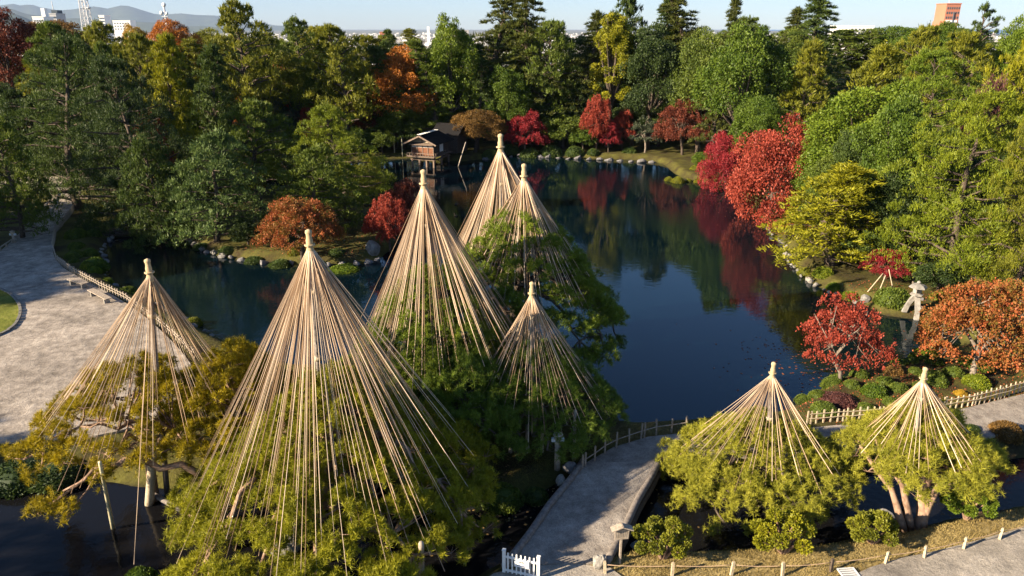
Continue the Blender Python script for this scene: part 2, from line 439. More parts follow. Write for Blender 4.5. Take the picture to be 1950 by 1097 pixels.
def gen_pine(seed, H, R, style, npad=46, per=190, L=.42, W=.13):
    rng = np.random.default_rng(seed); tb = MB(); parts = []
    lean = rng.uniform(-.08, .08, 2) * H * (.6 if style == 'cone' else 1.6)
    if style == 'sparse': lean *= 1.2
    def tp(t): return Vector((lean[0] * t * t + .025 * H * math.sin(t * 6 + seed), lean[1] * t * t + .025 * H * math.cos(t * 5 + seed * 2), H * t))
    rb = .028 * H if style != 'fir' else .022 * H
    tb.tube([tp(t) for t in np.linspace(-.03, .99, 11)], [rb * (1.25 - t) for t in np.linspace(0, 1.1, 11)], 7)
    lo = {'cone': .10, 'umbrella': .28, 'sparse': .52, 'fir': .14, 'low': .10}[style]
    for i in range(npad):
        t = lo + (1 - lo) * ((i + rng.random() * .8) / npad)
        s = (t - lo) / (1 - lo)
        if style == 'fir': prof = (1 - s) ** .75 * .95 + .05
        elif style == 'cone': prof = (1 - s) ** .7 * .92 + .1
        elif style == 'low': prof = math.sqrt(max(0, 1 - s ** 2.0)) * .95 + .05
        else: prof = math.sin(math.pi * (.22 + .72 * s)) ** .8 * .95 + .05
        ang = i * 2.399 + rng.normal(0, .5)
        rr = R * prof * rng.uniform(.45, 1.02)
        p0 = tp(t * .96)
        drop = {'fir': -.16, 'cone': -.03, 'umbrella': .06, 'sparse': .05, 'low': -.06}[style] * rr
        c = Vector((p0.x + rr * math.cos(ang), p0.y + rr * math.sin(ang), H * t + drop))
        pr = R * (.27 if style == 'fir' else .235 if style == 'cone' else .24) * rng.uniform(.75, 1.25) * (.55 + .45 * (1 - s))
        if i % 2 == 0 or style == 'sparse':
            mid = (p0 + c) / 2 + Vector((0, 0, -.04 * R + rng.normal() * .04 * R))
            tb.tube([p0 - Vector((0, 0, .04 * H)), mid, c - Vector((0, 0, .1))], [rb * .35 * (1.1 - s * .6), rb * .24 * (1.1 - s * .6), rb * .1], 4, False)
        th = pr * (.50 if style != 'fir' else .26)
        a = pad(rng, c, pr, th, per, L, W, up=.55 if style == 'fir' else .85, m=8)
        parts.append(a)
        c2 = p0.lerp(c, .5); c2.z = H * t + drop * .4
        parts.append(pad(rng, c2, pr * .8, th, per // 3, L, W, m=5))
    parts.append(pad(rng, tp(.985), R * .22, R * .16, per, L, W, m=5))
    P, D, Ls, Ws, var = gather(parts)
    return tb.mesh('trunk', BARK, True), leaves_mesh('crown', P, D, Ls, Ws, var, rng, False), R, H

def gen_broad(seed, H, R, nblob=110, per=240, L=.25, W=.18, lo=.16, shape=1.0, quad=True, dmin=-.45):
    rng = np.random.default_rng(seed); tb = MB(); parts = []
    zc = H * (lo + (1 - lo) / 2); hz = H * (1 - lo) / 2
    rb = .03 * H
    tb.tube([(0.02 * H * math.sin(t * 5), .02 * H * math.cos(t * 4), H * t * .75) for t in np.linspace(-.05, 1, 6)], [rb * (1.2 - t) for t in np.linspace(0, 1, 6)], 7)
    lump = rng.normal(size=(7, 3)); lump = norm(lump)
    for i in range(nblob):
        d = norm(rng.normal(size=3)); d[2] = d[2] if d[2] > dmin else -d[2]
        bulge = 1 + .22 * max(0, float(np.max(lump @ d)) - .75) / .25 - .12
        rad = bulge * (rng.uniform(.78, .98) if i % 4 else rng.uniform(.35, .7))
        c = np.array([d[0] * R * rad, d[1] * R * rad, zc + d[2] * hz * rad * shape])
        br = R * rng.uniform(.15, .27)
        n = int(per * (br / (.21 * R)) ** 2)
        u = norm(rng.normal(size=(n, 3)) + np.array([0, 0, .35]) + d * .5)
        rr = br * rng.uniform(.55, 1.05, n)[:, None]
        P = c + u * rr * np.array([1, 1, .8])
        D = norm(u * .45 + rng.normal(0, .6, (n, 3)) + np.array([0, 0, -.15]))
        var = .5 * rng.random() + .5 * rng.random(n)
        parts.append((P, D, L * rng.uniform(.7, 1.3, n), W * rng.uniform(.7, 1.3, n), var))
        if i % 7 == 0: tb.tube([(0, 0, H * .3), (c[0] * .5, c[1] * .5, (H * .3 + c[2]) / 2), tuple(c)], [rb * .5, rb * .3, rb * .1], 4, False)
    P, D, Ls, Ws, var = gather(parts)
    return tb.mesh('trunk', BARK, True), leaves_mesh('crown', P, D, Ls, Ws, var, rng, quad), R, H

def gen_maple(seed, H, R, npad=84, per=340, L=.19, W=.145, bark=None, lean=0.0, thin=1.0):
    rng = np.random.default_rng(seed); tb = MB(); parts = []
    nl = 4
    fork = Vector((lean * R * .45, 0, H * .28))
    rb = .035 * H
    tb.tube([(0, 0, -.1 * H), (lean * R * .1, .02 * H, H * .12), fork], [rb * 1.2, rb, rb * .8], 7)
    limbs = []
    for k in range(nl + 1):
        a = k * 2 * math.pi / nl + rng.normal(0, .3)
        e = Vector((fork.x + R * .62 * math.cos(a), R * .62 * math.sin(a), H * rng.uniform(.6, .85))) if k < nl else Vector((lean * R * .6, 0, H * .9))
        m = fork.lerp(e, .5) + Vector((rng.normal() * .05 * R, rng.normal() * .05 * R, .03 * H))
        tb.tube([fork, m, e], [rb * .6, rb * .4, rb * .12], 5, False)
        limbs.append((m, e))
    for i in range(npad):
        s = (i + rng.random()) / npad
        d2 = math.sqrt(rng.random()) if i % 3 else 1.0
        ang = i * 2.399 + rng.normal(0, .3)
        top = math.sqrt(max(0, 1 - d2 ** 2 * .92))
        z = H * (.22 + .74 * top * rng.uniform(.25, 1.0) ** .5)
        c = Vector((lean * R * .35 * top + R * .9 * d2 * math.cos(ang), R * .9 * d2 * math.sin(ang), z))
        pr = R * rng.uniform(.18, .33)
        parts.append(pad(rng, c, pr, pr * .5, int(per * thin), L, W, up=.3, m=8))
        if i % 3 == 0:
            m, e = limbs[i % len(limbs)]
            tb.tube([m.lerp(e, rng.random()), tuple(c)], [rb * .2, rb * .06], 4, False)
    P, D, Ls, Ws, var = gather(parts)
    return tb.mesh('trunk', bark or BARK, True), leaves_mesh('crown', P, D, Ls, Ws, var, rng, True), R, H

LIB = {
    'pine': [gen_pine(11 + i, 14, 5, 'umbrella', 84, 120) for i in range(3)],
    'conepine': [gen_pine(21 + i, 15, 5, 'cone', 110, 110) for i in range(3)],
    'lowpine': [gen_pine(31 + i, 9, 4.6, 'low', 96, 125, .3, .1) for i in range(3)],
    'fir': [gen_pine(41 + i, 26, 6, 'fir', 84, 150, .6, .15) for i in range(3)],
    'sparse': [gen_pine(51 + i, 16, 4, 'sparse', 22, 170) for i in range(2)],
    'broad': [gen_broad(61 + i, 14, 6) for i in range(4)],
    'column': [gen_broad(71, 22, 3.6, 130, 230, .25, .17, .06)],
    'round': [gen_broad(81 + i, 7, 3.6, 80, 120, .26, .18, .08) for i in range(2)],
    'maple': [gen_maple(91 + i, 7.5, 5, lean=(-.3, .25, 0)[i], bark=BARK) for i in range(3)],
    'fullmaple': [gen_broad(131 + i, 7, 5, 130, 210, .19, .14, -.1, dmin=-.85) for i in range(2)],
    'leanmaple': [gen_maple(141, 6, 4.2, 46, 210, .17, .13, BARK_PALE, lean=-.75)],
    'palemaple': [gen_maple(101 + i, 7.0, 4.5, bark=BARK_PALE, lean=(-.7, .2)[i], npad=100, per=300, L=.17, W=.13) for i in range(2)],
    'smalltree': [gen_maple(111, 5, 2.6, 34, 150, .2, .15, BARK_PALE)],
    'lightpine': [gen_pine(121 + i, 13, 6.5, 'low', 105, 380, .2, .07) for i in range(2)],
}
COL = {
    'dark': ((0.024, 0.046, 0.012), (0.095, 0.135, 0.022)), 'shade': ((0.017, 0.035, 0.011), (0.062, 0.092, 0.02)),  # shade: leaf colour itself darkened for trees standing in shade
    'mid': ((0.042, 0.07, 0.011), (0.145, 0.185, 0.022)), 'olive': ((0.065, 0.08, 0.008), (0.235, 0.235, 0.018)),
    'yellow': ((0.1, 0.115, 0.006), (0.32, 0.3, 0.014)), 'blue': ((0.04, 0.074, 0.024), (0.135, 0.19, 0.045)),
    'green': ((0.03, 0.066, 0.006), (0.12, 0.172, 0.016)), 'bright': ((0.048, 0.088, 0.006), (0.165, 0.22, 0.016)), 'lime': ((0.062, 0.095, 0.006), (0.225, 0.26, 0.016)),
    'firc': ((0.028, 0.042, 0.009), (0.105, 0.115, 0.018)), 'red': ((0.11, 0.013, 0.01), (0.43, 0.08, 0.045)), 'crimson': ((0.11, 0.007, 0.012), (0.36, 0.034, 0.04)),
    'darkred': ((0.07, 0.018, 0.012), (0.24, 0.065, 0.035)), 'orange': ((.20, .055, .010), (.52, .20, .030)), 'mixed': ((0.09, 0.1, 0.015), (0.43, 0.1, 0.04)),
    'brown': ((.07, .042, .015), (.25, .14, .035)), 'gold': ((.24, .15, .012), (.48, .30, .03)), 'grey': ((.035, .05, .03), (.10, .115, .065)), 'purple': ((.05, .02, .02), (.15, .06, .05)),
}
TREE_N = 0
def put_tree(kind, X, Y, zb, R, H, color, name, label, cat='tree', group=None, variant=None, rz=None):
    global TREE_N
    TREE_N += 1
    lib = LIB[kind]; tm, cm, R0, H0 = lib[(TREE_N if variant is None else variant) % len(lib)]
    root = thing(name, label, cat, (X, Y, zb), (TREE_N * 2.1) % 6.28 if rz is None else rz, group)
    root.scale = (R / R0, R / R0, H / H0)
    link('trunk', tm, root)
    cr = link('crown', cm, root)
    cr['leaf_a'], cr['leaf_b'] = [float(v) for v in COL[color][0]], [float(v) for v in COL[color][1]]
    return root
def tree_px(kind, px, top, D, wpx, color, name, label, group=None, variant=None, rz=None, zb=None, cat='tree'):
    zt = on(px, top, D).z
    X = (px - CX) / F * depth(D, zt * .6)
    zb = zground(X, D) - .05 if zb is None else zb
    return put_tree(kind, X, D, zb, wpx / 2 / F * depth(D, zt * .6), zt - zb, color, name, label, cat, group, variant, rz)

# ------------------------------------------------------------------ the wood round the pond
T = tree_px
# left bank, front to back
T('lightpine', 118, 80, 73, 270, 'dark', 'spreading_pine', 'huge dark spreading pine shading the gravel path on the far left')
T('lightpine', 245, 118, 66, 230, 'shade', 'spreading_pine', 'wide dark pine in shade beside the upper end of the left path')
T('lowpine', 15, 235, 62, 150, 'mid', 'low_pine', 'lower green pine at the left picture edge under the huge dark pine')
T('lowpine', 290, 268, 63, 150, 'dark', 'low_pine', 'low dark pine leaning over the narrow arm of water by the left shrubs')
T('conepine', 328, 72, 84, 150, 'yellow', 'cone_pine', 'tall sunlit yellow-green tiered pine left of the pond island')
T('pine', 222, 88, 96, 80, 'mid', 'red_pine', 'slim pine with bare pale trunk among dark pines on the left')
T('pine', 470, 10, 106, 140, 'olive', 'tall_pine', 'tallest ragged pine of the left skyline breaking the horizon')
T('conepine', 410, 92, 92, 130, 'dark', 'cone_pine', 'dark shaded pine just right of the sunlit yellow tiered pine')
T('pine', 655, 55, 108, 135, 'olive', 'red_pine', 'olive pine with bare leaning trunk left of the orange tree')
T('pine', 575, 40, 122, 100, 'mid', 'tall_pine', 'dark green pine on the skyline between the ragged pine and the olive pine')
T('fir', 760, 58, 128, 70, 'dark', 'conifer', 'small dark conifer on the skyline behind the orange tree')
T('fir', 715, 82, 112, 80, 'dark', 'conifer', 'dark conifer standing close behind the olive leaning pine')
T('broad', 766, 96, 113, 135, 'orange', 'orange_tree', 'large round orange autumn tree above the teahouse')
T('broad', 858, 48, 113, 100, 'bright', 'leafy_tree', 'bright green tall leafy tree right of the orange tree')
T('fir', 930, -45, 118, 150, 'firc', 'giant_fir', 'giant dark fir left of the pair rising out of the picture')
T('fir', 1015, -40, 116, 150, 'firc', 'giant_fir', 'giant dark fir with tall bare trunk right of the pair')
T('broad', 968, 132, 113, 90, 'green', 'leafy_tree', 'mid green leafy tree at the foot of the giant firs')
T('fir', 1108, 26, 117, 130, 'firc', 'conifer', 'dull green conifer between the giant firs and the yellow column tree')
T('column', 1168, 12, 114, 84, 'yellow', 'column_tree', 'tall narrow yellow-green column tree on the far bank')
T('pine', 1180, 2, 121, 100, 'dark', 'tall_pine', 'dark pine crown showing behind the top of the yellow column tree')
T('fir', 1245, 0, 126, 120, 'dark', 'conifer', 'dark pointed conifer right of the yellow column tree')
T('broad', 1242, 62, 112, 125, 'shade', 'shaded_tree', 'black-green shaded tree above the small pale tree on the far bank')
T('fir', 1318, -20, 121, 165, 'firc', 'conifer', 'broad layered conifer on the skyline above the dark red maple')
T('fir', 1374, -2, 101, 90, 'firc', 'conifer', 'narrow layered conifer left of the big rounded green tree')
T('broad', 1340, 64, 108, 130, 'mid', 'leafy_tree', 'mid green leafy tree behind the dark red maple')
T('broad', 1412, 66, 94, 165, 'green', 'leafy_tree', 'big rounded green tree above the crimson maple')
T('fir', 1490, 18, 122, 120, 'firc', 'conifer', 'smaller dark conifer on the skyline right of the big rounded tree')
T('fir', 1566, -14, 112, 160, 'dark', 'conifer', 'dark layered conifer standing tallest on the right skyline')
T('conepine', 1528, 82, 92, 140, 'olive', 'cone_pine', 'sunlit olive tiered pine above the coral red maple')
T('conepine', 1655, 92, 82, 190, 'olive', 'leafy_tree', 'dense olive tiered pine in the middle of the right wooded slope')
T('pine', 1735, 56, 98, 110, 'olive', 'tall_pine', 'olive pine on the right skyline left of the brick tower')
T('lightpine', 1770, 100, 74, 230, 'bright', 'spreading_pine', 'bright green broad pine below the brick tower')
T('broad', 1640, 168, 66, 230, 'bright', 'leafy_tree', 'leafy green tree right behind the coral red maple')
T('broad', 1705, 205, 57, 150, 'green', 'leafy_tree', 'deep green tree behind the yellow tiered pine on the right bank')
T('sparse', 1850, 12, 112, 70, 'dark', 'umbrella_pine', 'sparse umbrella pine with bare trunk right of the brick tower')
T('pine', 1835, 68, 92, 140, 'olive', 'tall_pine', 'olive pine under the sparse umbrella pine')
T('broad', 1935, 42, 92, 110, 'bright', 'leafy_tree', 'light green tree at the top right picture corner')
T('pine', 1915, 82, 68, 140, 'yellow', 'tall_pine', 'yellow-olive pine at the right picture edge below the top corner')
T('maple', 1866, 128, 65, 80, 'purple', 'bare_tree', 'nearly bare purple-brown tree between green pines on the right')
T('lightpine', 1840, 182, 49, 300, 'lime', 'spreading_pine', 'large sunlit green pine with thick leaning trunk behind the stone lantern', rz=1.0)
T('lightpine', 1975, 200, 45, 190, 'olive', 'spreading_pine', 'sunlit pine cut by the right picture edge above the rusty maple')
T('conepine', 1590, 318, 54.5, 265, 'yellow', 'cone_pine', 'yellow-green tiered pine at the bend of the right bank')
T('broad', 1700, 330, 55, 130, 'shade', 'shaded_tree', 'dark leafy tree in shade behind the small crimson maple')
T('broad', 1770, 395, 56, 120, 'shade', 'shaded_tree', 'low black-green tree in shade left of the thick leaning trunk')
T('round', 1510, 420, 62.5, 84, 'mixed', 'bush', 'rusty orange bush at the water between the coral red maple and the yellow tiered pine')
T('round', 1555, 385, 64, 90, 'green', 'bush', 'green bush between the coral red maple and the yellow tiered pine')
T('round', 1345, 290, 96, 60, 'green', 'bush', 'light green bush at the water left of the crimson maple')
T('broad', 1440, 190, 84, 110, 'green', 'leafy_tree', 'green tree right behind the crimson maple')
T('broad', 1575, 255, 67, 130, 'bright', 'leafy_tree', 'bright tree filling the slope right of the coral red maple')
T('round', 1650, 440, 54, 100, 'dark', 'bush', 'dark bush behind the young crimson maple', )
T('round', 1790, 500, 48, 90, 'shade', 'bush', 'dark bush at the foot of the thick leaning trunk')
# maples
T('fullmaple', 1480, 238, 71, 175, 'red', 'maple', 'large coral red maple overhanging the right bank of the pond', zb=.1)
T('fullmaple', 1384, 260, 86, 105, 'crimson', 'maple', 'low wide crimson maple left of the coral red maple')
T('maple', 1305, 178, 107, 100, 'darkred', 'maple', 'dark red maple with pale trunk at the far right corner of the pond', rz=0.3)
T('maple', 1003, 210, 110, 78, 'crimson', 'maple', 'scarlet maple on the far bank below the giant firs')
T('maple', 1137, 176, 110, 60, 'red', 'maple', 'slender red maple left of the yellow column tree trunk')
T('maple', 1187, 205, 111, 46, 'red', 'maple', 'small light red maple in front of the yellow column tree')
T('maple', 1160, 232, 109, 42, 'crimson', 'maple', 'lowest crimson maple at the far water edge under the column tree')
T('smalltree', 1230, 220, 109, 60, 'grey', 'small_tree', 'small pale green tree on the sunny far bank')
T('broad', 905, 212, 109, 105, 'brown', 'autumn_tree', 'brown leafed tree right of the teahouse over the water')
T('broad', 765, 188, 112, 100, 'mid', 'round_tree', 'round dark green tree left behind the teahouse')
T('lowpine', 850, 195, 118, 90, 'lime', 'low_pine', 'bright lime low pine behind the teahouse roof')
T('broad', 945, 205, 112, 50, 'green', 'small_tree', 'small green tree between the brown tree and the scarlet maple')
T('round', 1075, 220, 113, 110, 'mid', 'bush', 'broad green bushes left of the slender red maple on the far bank')
T('round', 1110, 245, 110, 60, 'green', 'bush', 'rounded bush below the broad green bushes at the far rocks')
T('maple', 537, 108, 115, 46, 'red', 'maple', 'bright red maple crown high among the pines above the island')
T('maple', 472, 168, 110, 56, 'orange', 'maple', 'small orange-red maple left of the fenced bridge')
T('maple', 285, 208, 79, 80, 'red', 'maple', 'orange red maple at the foot of the sunlit yellow tiered pine')
T('maple', 226, 138, 91, 62, 'darkred', 'maple', 'dark red maple behind the slim pine with pale trunk')
T('maple', 592, 192, 110, 44, 'red', 'maple', 'small red maple behind the lit island pine')
T('broad', 690, 178, 112, 84, 'darkred', 'maple', 'dull dark red tree left of the round dark green tree')
T('broad', 600, 130, 113, 100, 'mid', 'leafy_tree', 'mid green leafy tree below the red crown above the island')
T('lowpine', 510, 168, 110, 120, 'grey', 'cloud_pine', 'grey-green clipped pine behind the fenced bridge')
T('broad', 18, 28, 118, 130, 'darkred', 'autumn_tree', 'rust red tree at the top left picture edge')
T('broad', 105, 40, 135, 140, 'brown', 'autumn_tree', 'brown tree in front of the white far building on the left')
T('broad', 338, 42, 138, 90, 'orange', 'orange_tree', 'orange tree on the skyline below the dish mast')
T('broad', 270, 52, 145, 60, 'gold', 'golden_tree', 'small golden tree on the left skyline')
T('pine', 135, 50, 104, 130, 'mid', 'tall_pine', 'sunlit flat topped pine below the lattice tower')
T('pine', 205, 48, 116, 110, 'olive', 'tall_pine', 'olive flat topped pine right of the lattice tower')
T('pine', 268, 70, 102, 100, 'olive', 'tall_pine', 'olive pine left of the sunlit yellow tiered pine')
# island
T('lowpine', 400, 258, 61, 195, 'blue', 'low_pine', 'blue-green pine at the left end of the island')
T('pine', 488, 195, 71, 150, 'mid', 'tall_pine', 'dark trunked pine leaning over the back of the island')
T('lightpine', 650, 205, 69, 190, 'lime', 'tall_pine', 'sunlit round topped pine in the middle of the island')
T('lowpine', 588, 285, 63, 180, 'mid', 'low_pine', 'lower green pine in front of the round topped island pine')
T('maple', 568, 372, 57, 145, 'mixed', 'maple', 'orange and green spreading maple at the front of the island', rz=0.2)
T('maple', 738, 366, 60, 84, 'red', 'maple', 'bright red maple at the right end of the island')
T('maple', 770, 335, 66, 80, 'darkred', 'maple', 'dusky red maple behind the bright red one on the island')
T('lowpine', 368, 292, 76, 120, 'mid', 'low_pine', 'green pine behind the blue-green pine at the left end of the island')
T('lowpine', 452, 290, 79, 110, 'olive', 'low_pine', 'olive pine at the back of the island over the water arm')
T('pine', 545, 262, 80, 120, 'mid', 'tall_pine', 'green pine on the back shore of the island below the small bridge railing')
T('lowpine', 700, 298, 79, 90, 'olive', 'low_pine', 'olive pine at the right back corner of the island')
T('round', 470, 425, 60, 60, 'shade', 'bush', 'dark bush under the blue-green island pine')
# right bank, near
T('palemaple', 1690, 474, 51, 84, 'crimson', 'maple', 'young crimson maple held by pale props on the right bank', variant=1)
T('smalltree', 1742, 498, 50, 60, 'green', 'small_tree', 'small green tree right of the young crimson maple')
T('leanmaple', 1618, 562, 34.5, 154, 'red', 'maple', 'leaning red maple with pale trunk beside the inlet', variant=0, rz=0.1)
T('palemaple', 1878, 530, 34.5, 215, 'mixed', 'maple', 'large rusty orange and green maple at the right picture edge', variant=1, rz=1.2)

# wood filling up behind; nothing tells these apart
fill = random.Random(3)
WOOD_L = 'dark evergreen among many filling the wood behind the pond'
KINDW = {'pine': 'flat-tiered pine', 'broad': 'rounded leafy tree', 'fir': 'pointed conifer', 'conepine': 'tapering tiered pine', 'lowpine': 'low spreading pine'}
COLW = {'dark': 'dark green', 'mid': 'mid green', 'shade': 'shade-darkened green', 'olive': 'olive', 'yellow': 'yellowish', 'green': 'fresh green'}
ZONES = ((240, 'below the lattice tower'), (430, 'below the dish mast'), (600, 'right of the ragged skyline pine'), (760, 'just left of the orange tree'), (960, 'between the orange tree and the giant firs'),
         (1150, 'just right of the giant firs'), (1330, 'right of the yellow column tree'), (1520, 'behind the big rounded green tree'), (1750, 'left of the brick tower'), (9999, 'right of the brick tower'))
def zone(px): return next(t for a, t in ZONES if px < a)
def filler(px, top, D, wpx, kind, color):
    T(kind, px, top, D, wpx, color, 'wood_tree', f'{COLW[color]} {KINDW[kind]} in the wood {zone(px)}', group='trees filling the back wood')
for i in range(46):
    px = -60 + 1000 * (i + fill.random() * .8) / 46
    D = fill.choice([112, 120, 128, 138, 150, 160])
    filler(px, 92 - (D - 110) * .55 + fill.uniform(-14, 14), D, fill.uniform(70, 120), fill.choice(['pine', 'broad', 'pine', 'conepine', 'fir']), fill.choice(['dark', 'mid', 'olive', 'olive', 'dark', 'yellow']))
for i in range(30):
    px = 960 + 1080 * (i + fill.random() * .8) / 30
    D = fill.choice([116, 124, 132, 142])
    filler(px, 58 - (D - 116) * .4 + fill.uniform(-12, 14), D, fill.uniform(90, 130), fill.choice(['pine', 'broad', 'broad', 'fir']), fill.choice(['dark', 'mid', 'green', 'mid']))
LOW_L = 'shaded evergreen in the dark understorey beneath the taller trees'
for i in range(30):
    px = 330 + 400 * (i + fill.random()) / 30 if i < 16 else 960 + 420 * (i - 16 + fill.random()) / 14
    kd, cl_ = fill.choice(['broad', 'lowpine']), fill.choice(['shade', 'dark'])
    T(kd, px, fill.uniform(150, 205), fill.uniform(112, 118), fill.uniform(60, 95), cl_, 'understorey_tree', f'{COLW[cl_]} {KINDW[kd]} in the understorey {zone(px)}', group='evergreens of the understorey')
for i in range(12):
    T('round', 345 + 400 * (i + fill.random()) / 12, fill.uniform(245, 282), fill.uniform(107, 110), fill.uniform(50, 75), fill.choice(['dark', 'mid', 'shade']), 'bush', 'dark bush on the far shore behind the island', group='bushes on the far shore behind the island')
for i in range(16):
    px = 1560 + 460 * (i + fill.random()) / 16
    cl_ = fill.choice(['shade', 'dark', 'mid']); wh = 'behind the yellow tiered pine' if px < 1690 else 'left of the thick leaning trunk' if px < 1800 else 'behind the large sunlit pine' if px < 1920 else 'at the right picture edge'
    T('broad', px, fill.uniform(250, 330), fill.uniform(58, 66), fill.uniform(90, 130), cl_, 'slope_tree', f'{COLW[cl_]} leafy tree crowded on the right slope {wh}', group='leafy trees crowded on the right slope')
for i in range(9):
    T(fill.choice(['pine', 'lowpine']), -40 + 330 * i / 9, fill.uniform(150, 215), fill.uniform(80, 95), fill.uniform(100, 150), 'shade', 'shaded_pine', 'shaded pine crowded behind the huge dark pine on the left', group='shaded pines behind the huge dark pine')
# the garden's trees left of the frame, which shade the path and the plaza
for x, y, h in ((-62, 47, 14), (-68, 37, 18), (-76, 54, 15), (-84, 44, 17), (-44, 8, 12), (-52, 14, 13), (-38, 0, 12), (-92, 62, 15), (-65, 42, 16), (-72, 47, 17.5), (-66, 33, 15), (-61, 53, 12.5), (-74, 61, 13.5), (-78, 39, 18)):
    put_tree('pine', x, y, LZ - .1, 5.2, h, 'dark', 'plaza_pine', 'dark pine left of the gravel plaza shading it', group='pines left of the plaza')

for x, y, h, r in ((-67, 44, 16, 6.5), (-78, 50, 17, 7), (-72, 36, 17, 6)):
    put_tree('broad', x, y, LZ - .1, r, h, 'dark', 'plaza_tree', 'dark leafy tree left of the gravel plaza shading it', group='leafy trees left of the plaza')
# ------------------------------------------------------------------ clipped shrubs
def shrub_mesh(seed):
    rng = np.random.default_rng(seed); n = 2600
    u = norm(rng.normal(size=(n, 3))); u[:, 2] = np.abs(u[:, 2]) - .12
    bum = 1 + .07 * np.sin(u[:, :1] * 5 + seed) * np.cos(u[:, 1:2] * 4 + seed)
    P = u * np.array([1, 1, .78]) * bum * rng.uniform(.90, 1.0, (n, 1))
    D = norm(u * .6 + rng.normal(0, .55, (n, 3)))
    var = .5 * rng.random(n) + .5 * (.5 + .5 * np.sin(u[:, 0] * 7 + u[:, 1] * 5 + seed))
    V = cards(rng, P, D, rng.uniform(.08, .15, n), rng.uniform(.06, .1, n), True)
    # the dense twiggy body right under the leaves
    core = []
    for a in range(14):
        for b in range(6):
            def q(i, j):
                th, ph = 2 * math.pi * i / 14, -.15 + (math.pi / 2 + .15) * j / 6
                d = np.array([math.cos(th) * math.cos(ph), math.sin(th) * math.cos(ph), math.sin(ph)])
                return d * np.array([.9, .9, .7])
            core += [q(a, b), q(a + 1, b), q(a + 1, b + 1), q(a, b + 1)]
    return np_mesh('clipped_shrub', np.concatenate([V, np.array(core)]), 4, LEAF, np.concatenate([var, np.full(84, .2)]))
SHRUBS = [shrub_mesh(i) for i in range(4)]
SN = 0
def shrub(px, py, wpx, color, label, group=None, z=.45, flat=1.2, name='clipped_shrub'):
    global SN
    SN += 1
    p = at(px, py + .3 * wpx, z)
    r = wpx / 2 / F * depth(p.y, z)
    o = link(name, SHRUBS[SN % 4], None, (p.x, p.y + r * .5, max(zground(p.x, p.y + r * .5), .1) - .05 - .1 * r))
    o.scale = (r, r, r * flat); o.rotation_euler = (0, 0, SN * 1.7)
    o['leaf_a'], o['leaf_b'] = [float(v) for v in COL[color][0]], [float(v) for v in COL[color][1]]
    return tag(o, label, 'shrub', group)
GL = 'clipped shrubs between the left fence and the water'
LL = 'rounded dark green clipped shrub between the left fence and the water'
for px, py, wp in ((182, 404, 38), (175, 444, 28), (142, 468, 32), (139, 485, 36), (168, 482, 30), (170, 425, 34), (237, 543, 40), (253, 550, 22), (139, 497, 22)):
    shrub(px, py, wp, 'mid', LL, GL)
shrub(196, 392, 38, 'olive', 'yellowish clipped shrub topmost on the left bank under the dark pines')
shrub(141, 444, 44, 'mid', 'wide dome shrub beside the bend of the left fence')
shrub(175, 501, 50, 'green', 'largest green dome shrub at the left water corner')
shrub(178, 516, 26, 'bright', 'small bright shrub in front of the largest left dome shrub')
shrub(201, 530, 22, 'lime', 'tiny lime shrub where the left bank narrows')
shrub(362, 600, 38, 'olive', 'olive shrub standing behind the ropes of the leftmost rope cone')
shrub(431, 640, 30, 'bright', 'bright round shrub at the water between the two left rope cones')
shrub(1570, 517, 38, 'lime', 'tall bright lime shrub on the right bank below the yellow pine')
shrub(1623, 550, 34, 'lime', 'round lime shrub at the water left of the lantern')
shrub(1592, 537, 28, 'bright', 'small shrub touching the tall bright lime shrub')
shrub(1602, 548, 20, 'bright', 'smallest shrub on the stones between the two lime shrubs')
shrub(1538, 505, 32, 'olive', 'olive shrub at the stones under the yellow pine')
shrub(1708, 562, 66, 'mid', 'wide dark shrub directly left of the stone lantern')
shrub(1793, 567, 40, 'olive', 'shrub in shade right of the stone lantern')
shrub(1765, 676, 50, 'lime', 'wide yellow-green shrub behind the rightmost rope cone tip')
G2 = 'clipped shrubs round the leaning red maple'
L2 = 'dark green clipped shrub in the cluster between the leaning red maple and the rusty maple'
for px, py, wp in ((1713, 688, 24), (1722, 694, 22), (1738, 690, 26), (1745, 709, 28), (1600, 716, 44), (1592, 724, 44), (1572, 780, 54), (1651, 778, 34), (1640, 715, 36), (1535, 745, 34), (1560, 752, 36), (1625, 735, 34), (1690, 728, 36), (1715, 742, 40), (1755, 738, 36), (1820, 712, 40), (1845, 690, 36), (1902, 690, 40), (1700, 768, 36), (1765, 758, 30)):
    shrub(px, py, wp, 'mid', L2, G2)
shrub(1705, 706, 40, 'brown', 'brownish orange shrub among the dark ones left of the rightmost rope cone')
shrub(1781, 690, 36, 'mid', 'shrub behind the yellow-green one near the large rusty maple')
shrub(1873, 696, 54, 'mid', 'broad shrub under the large rusty maple')
shrub(1866, 728, 52, 'lime', 'bright yellow-green ball shrub by the right picket fence')
shrub(1783, 720, 52, 'mid', 'dark shrub partly behind the rightmost rope cone')
shrub(1669, 745, 52, 'green', 'green dome shrub between the two right rope cones')
shrub(1604, 757, 74, 'purple', 'broad purplish brown shrub behind the right fence', flat=.75)
shrub(1789, 727, 46, 'mid', 'dome shrub just inside the right picket fence')
shrub(1832, 752, 28, 'gold', 'small yellow shrub against the right picket fence')
shrub(1854, 822, 30, 'shade', 'small dark shrub on the near side of the right path')
shrub(1923, 822, 60, 'brown', 'brown topped shrub at the right picture edge below the path')
G3 = 'clipped shrubs in a row on the far right shore'
for px, py, wp in ((1275, 333, 17), (1293, 334, 26), (1313, 336, 13), (1332, 336, 18), (1355, 338, 15), (1324, 320, 22)):
    shrub(px, py, wp, 'olive', 'small olive ball shrub in the row on the far right shore', G3)
shrub(1384, 343, 24, 'lime', 'bright green shrub ending the shrub row under the crimson maple')
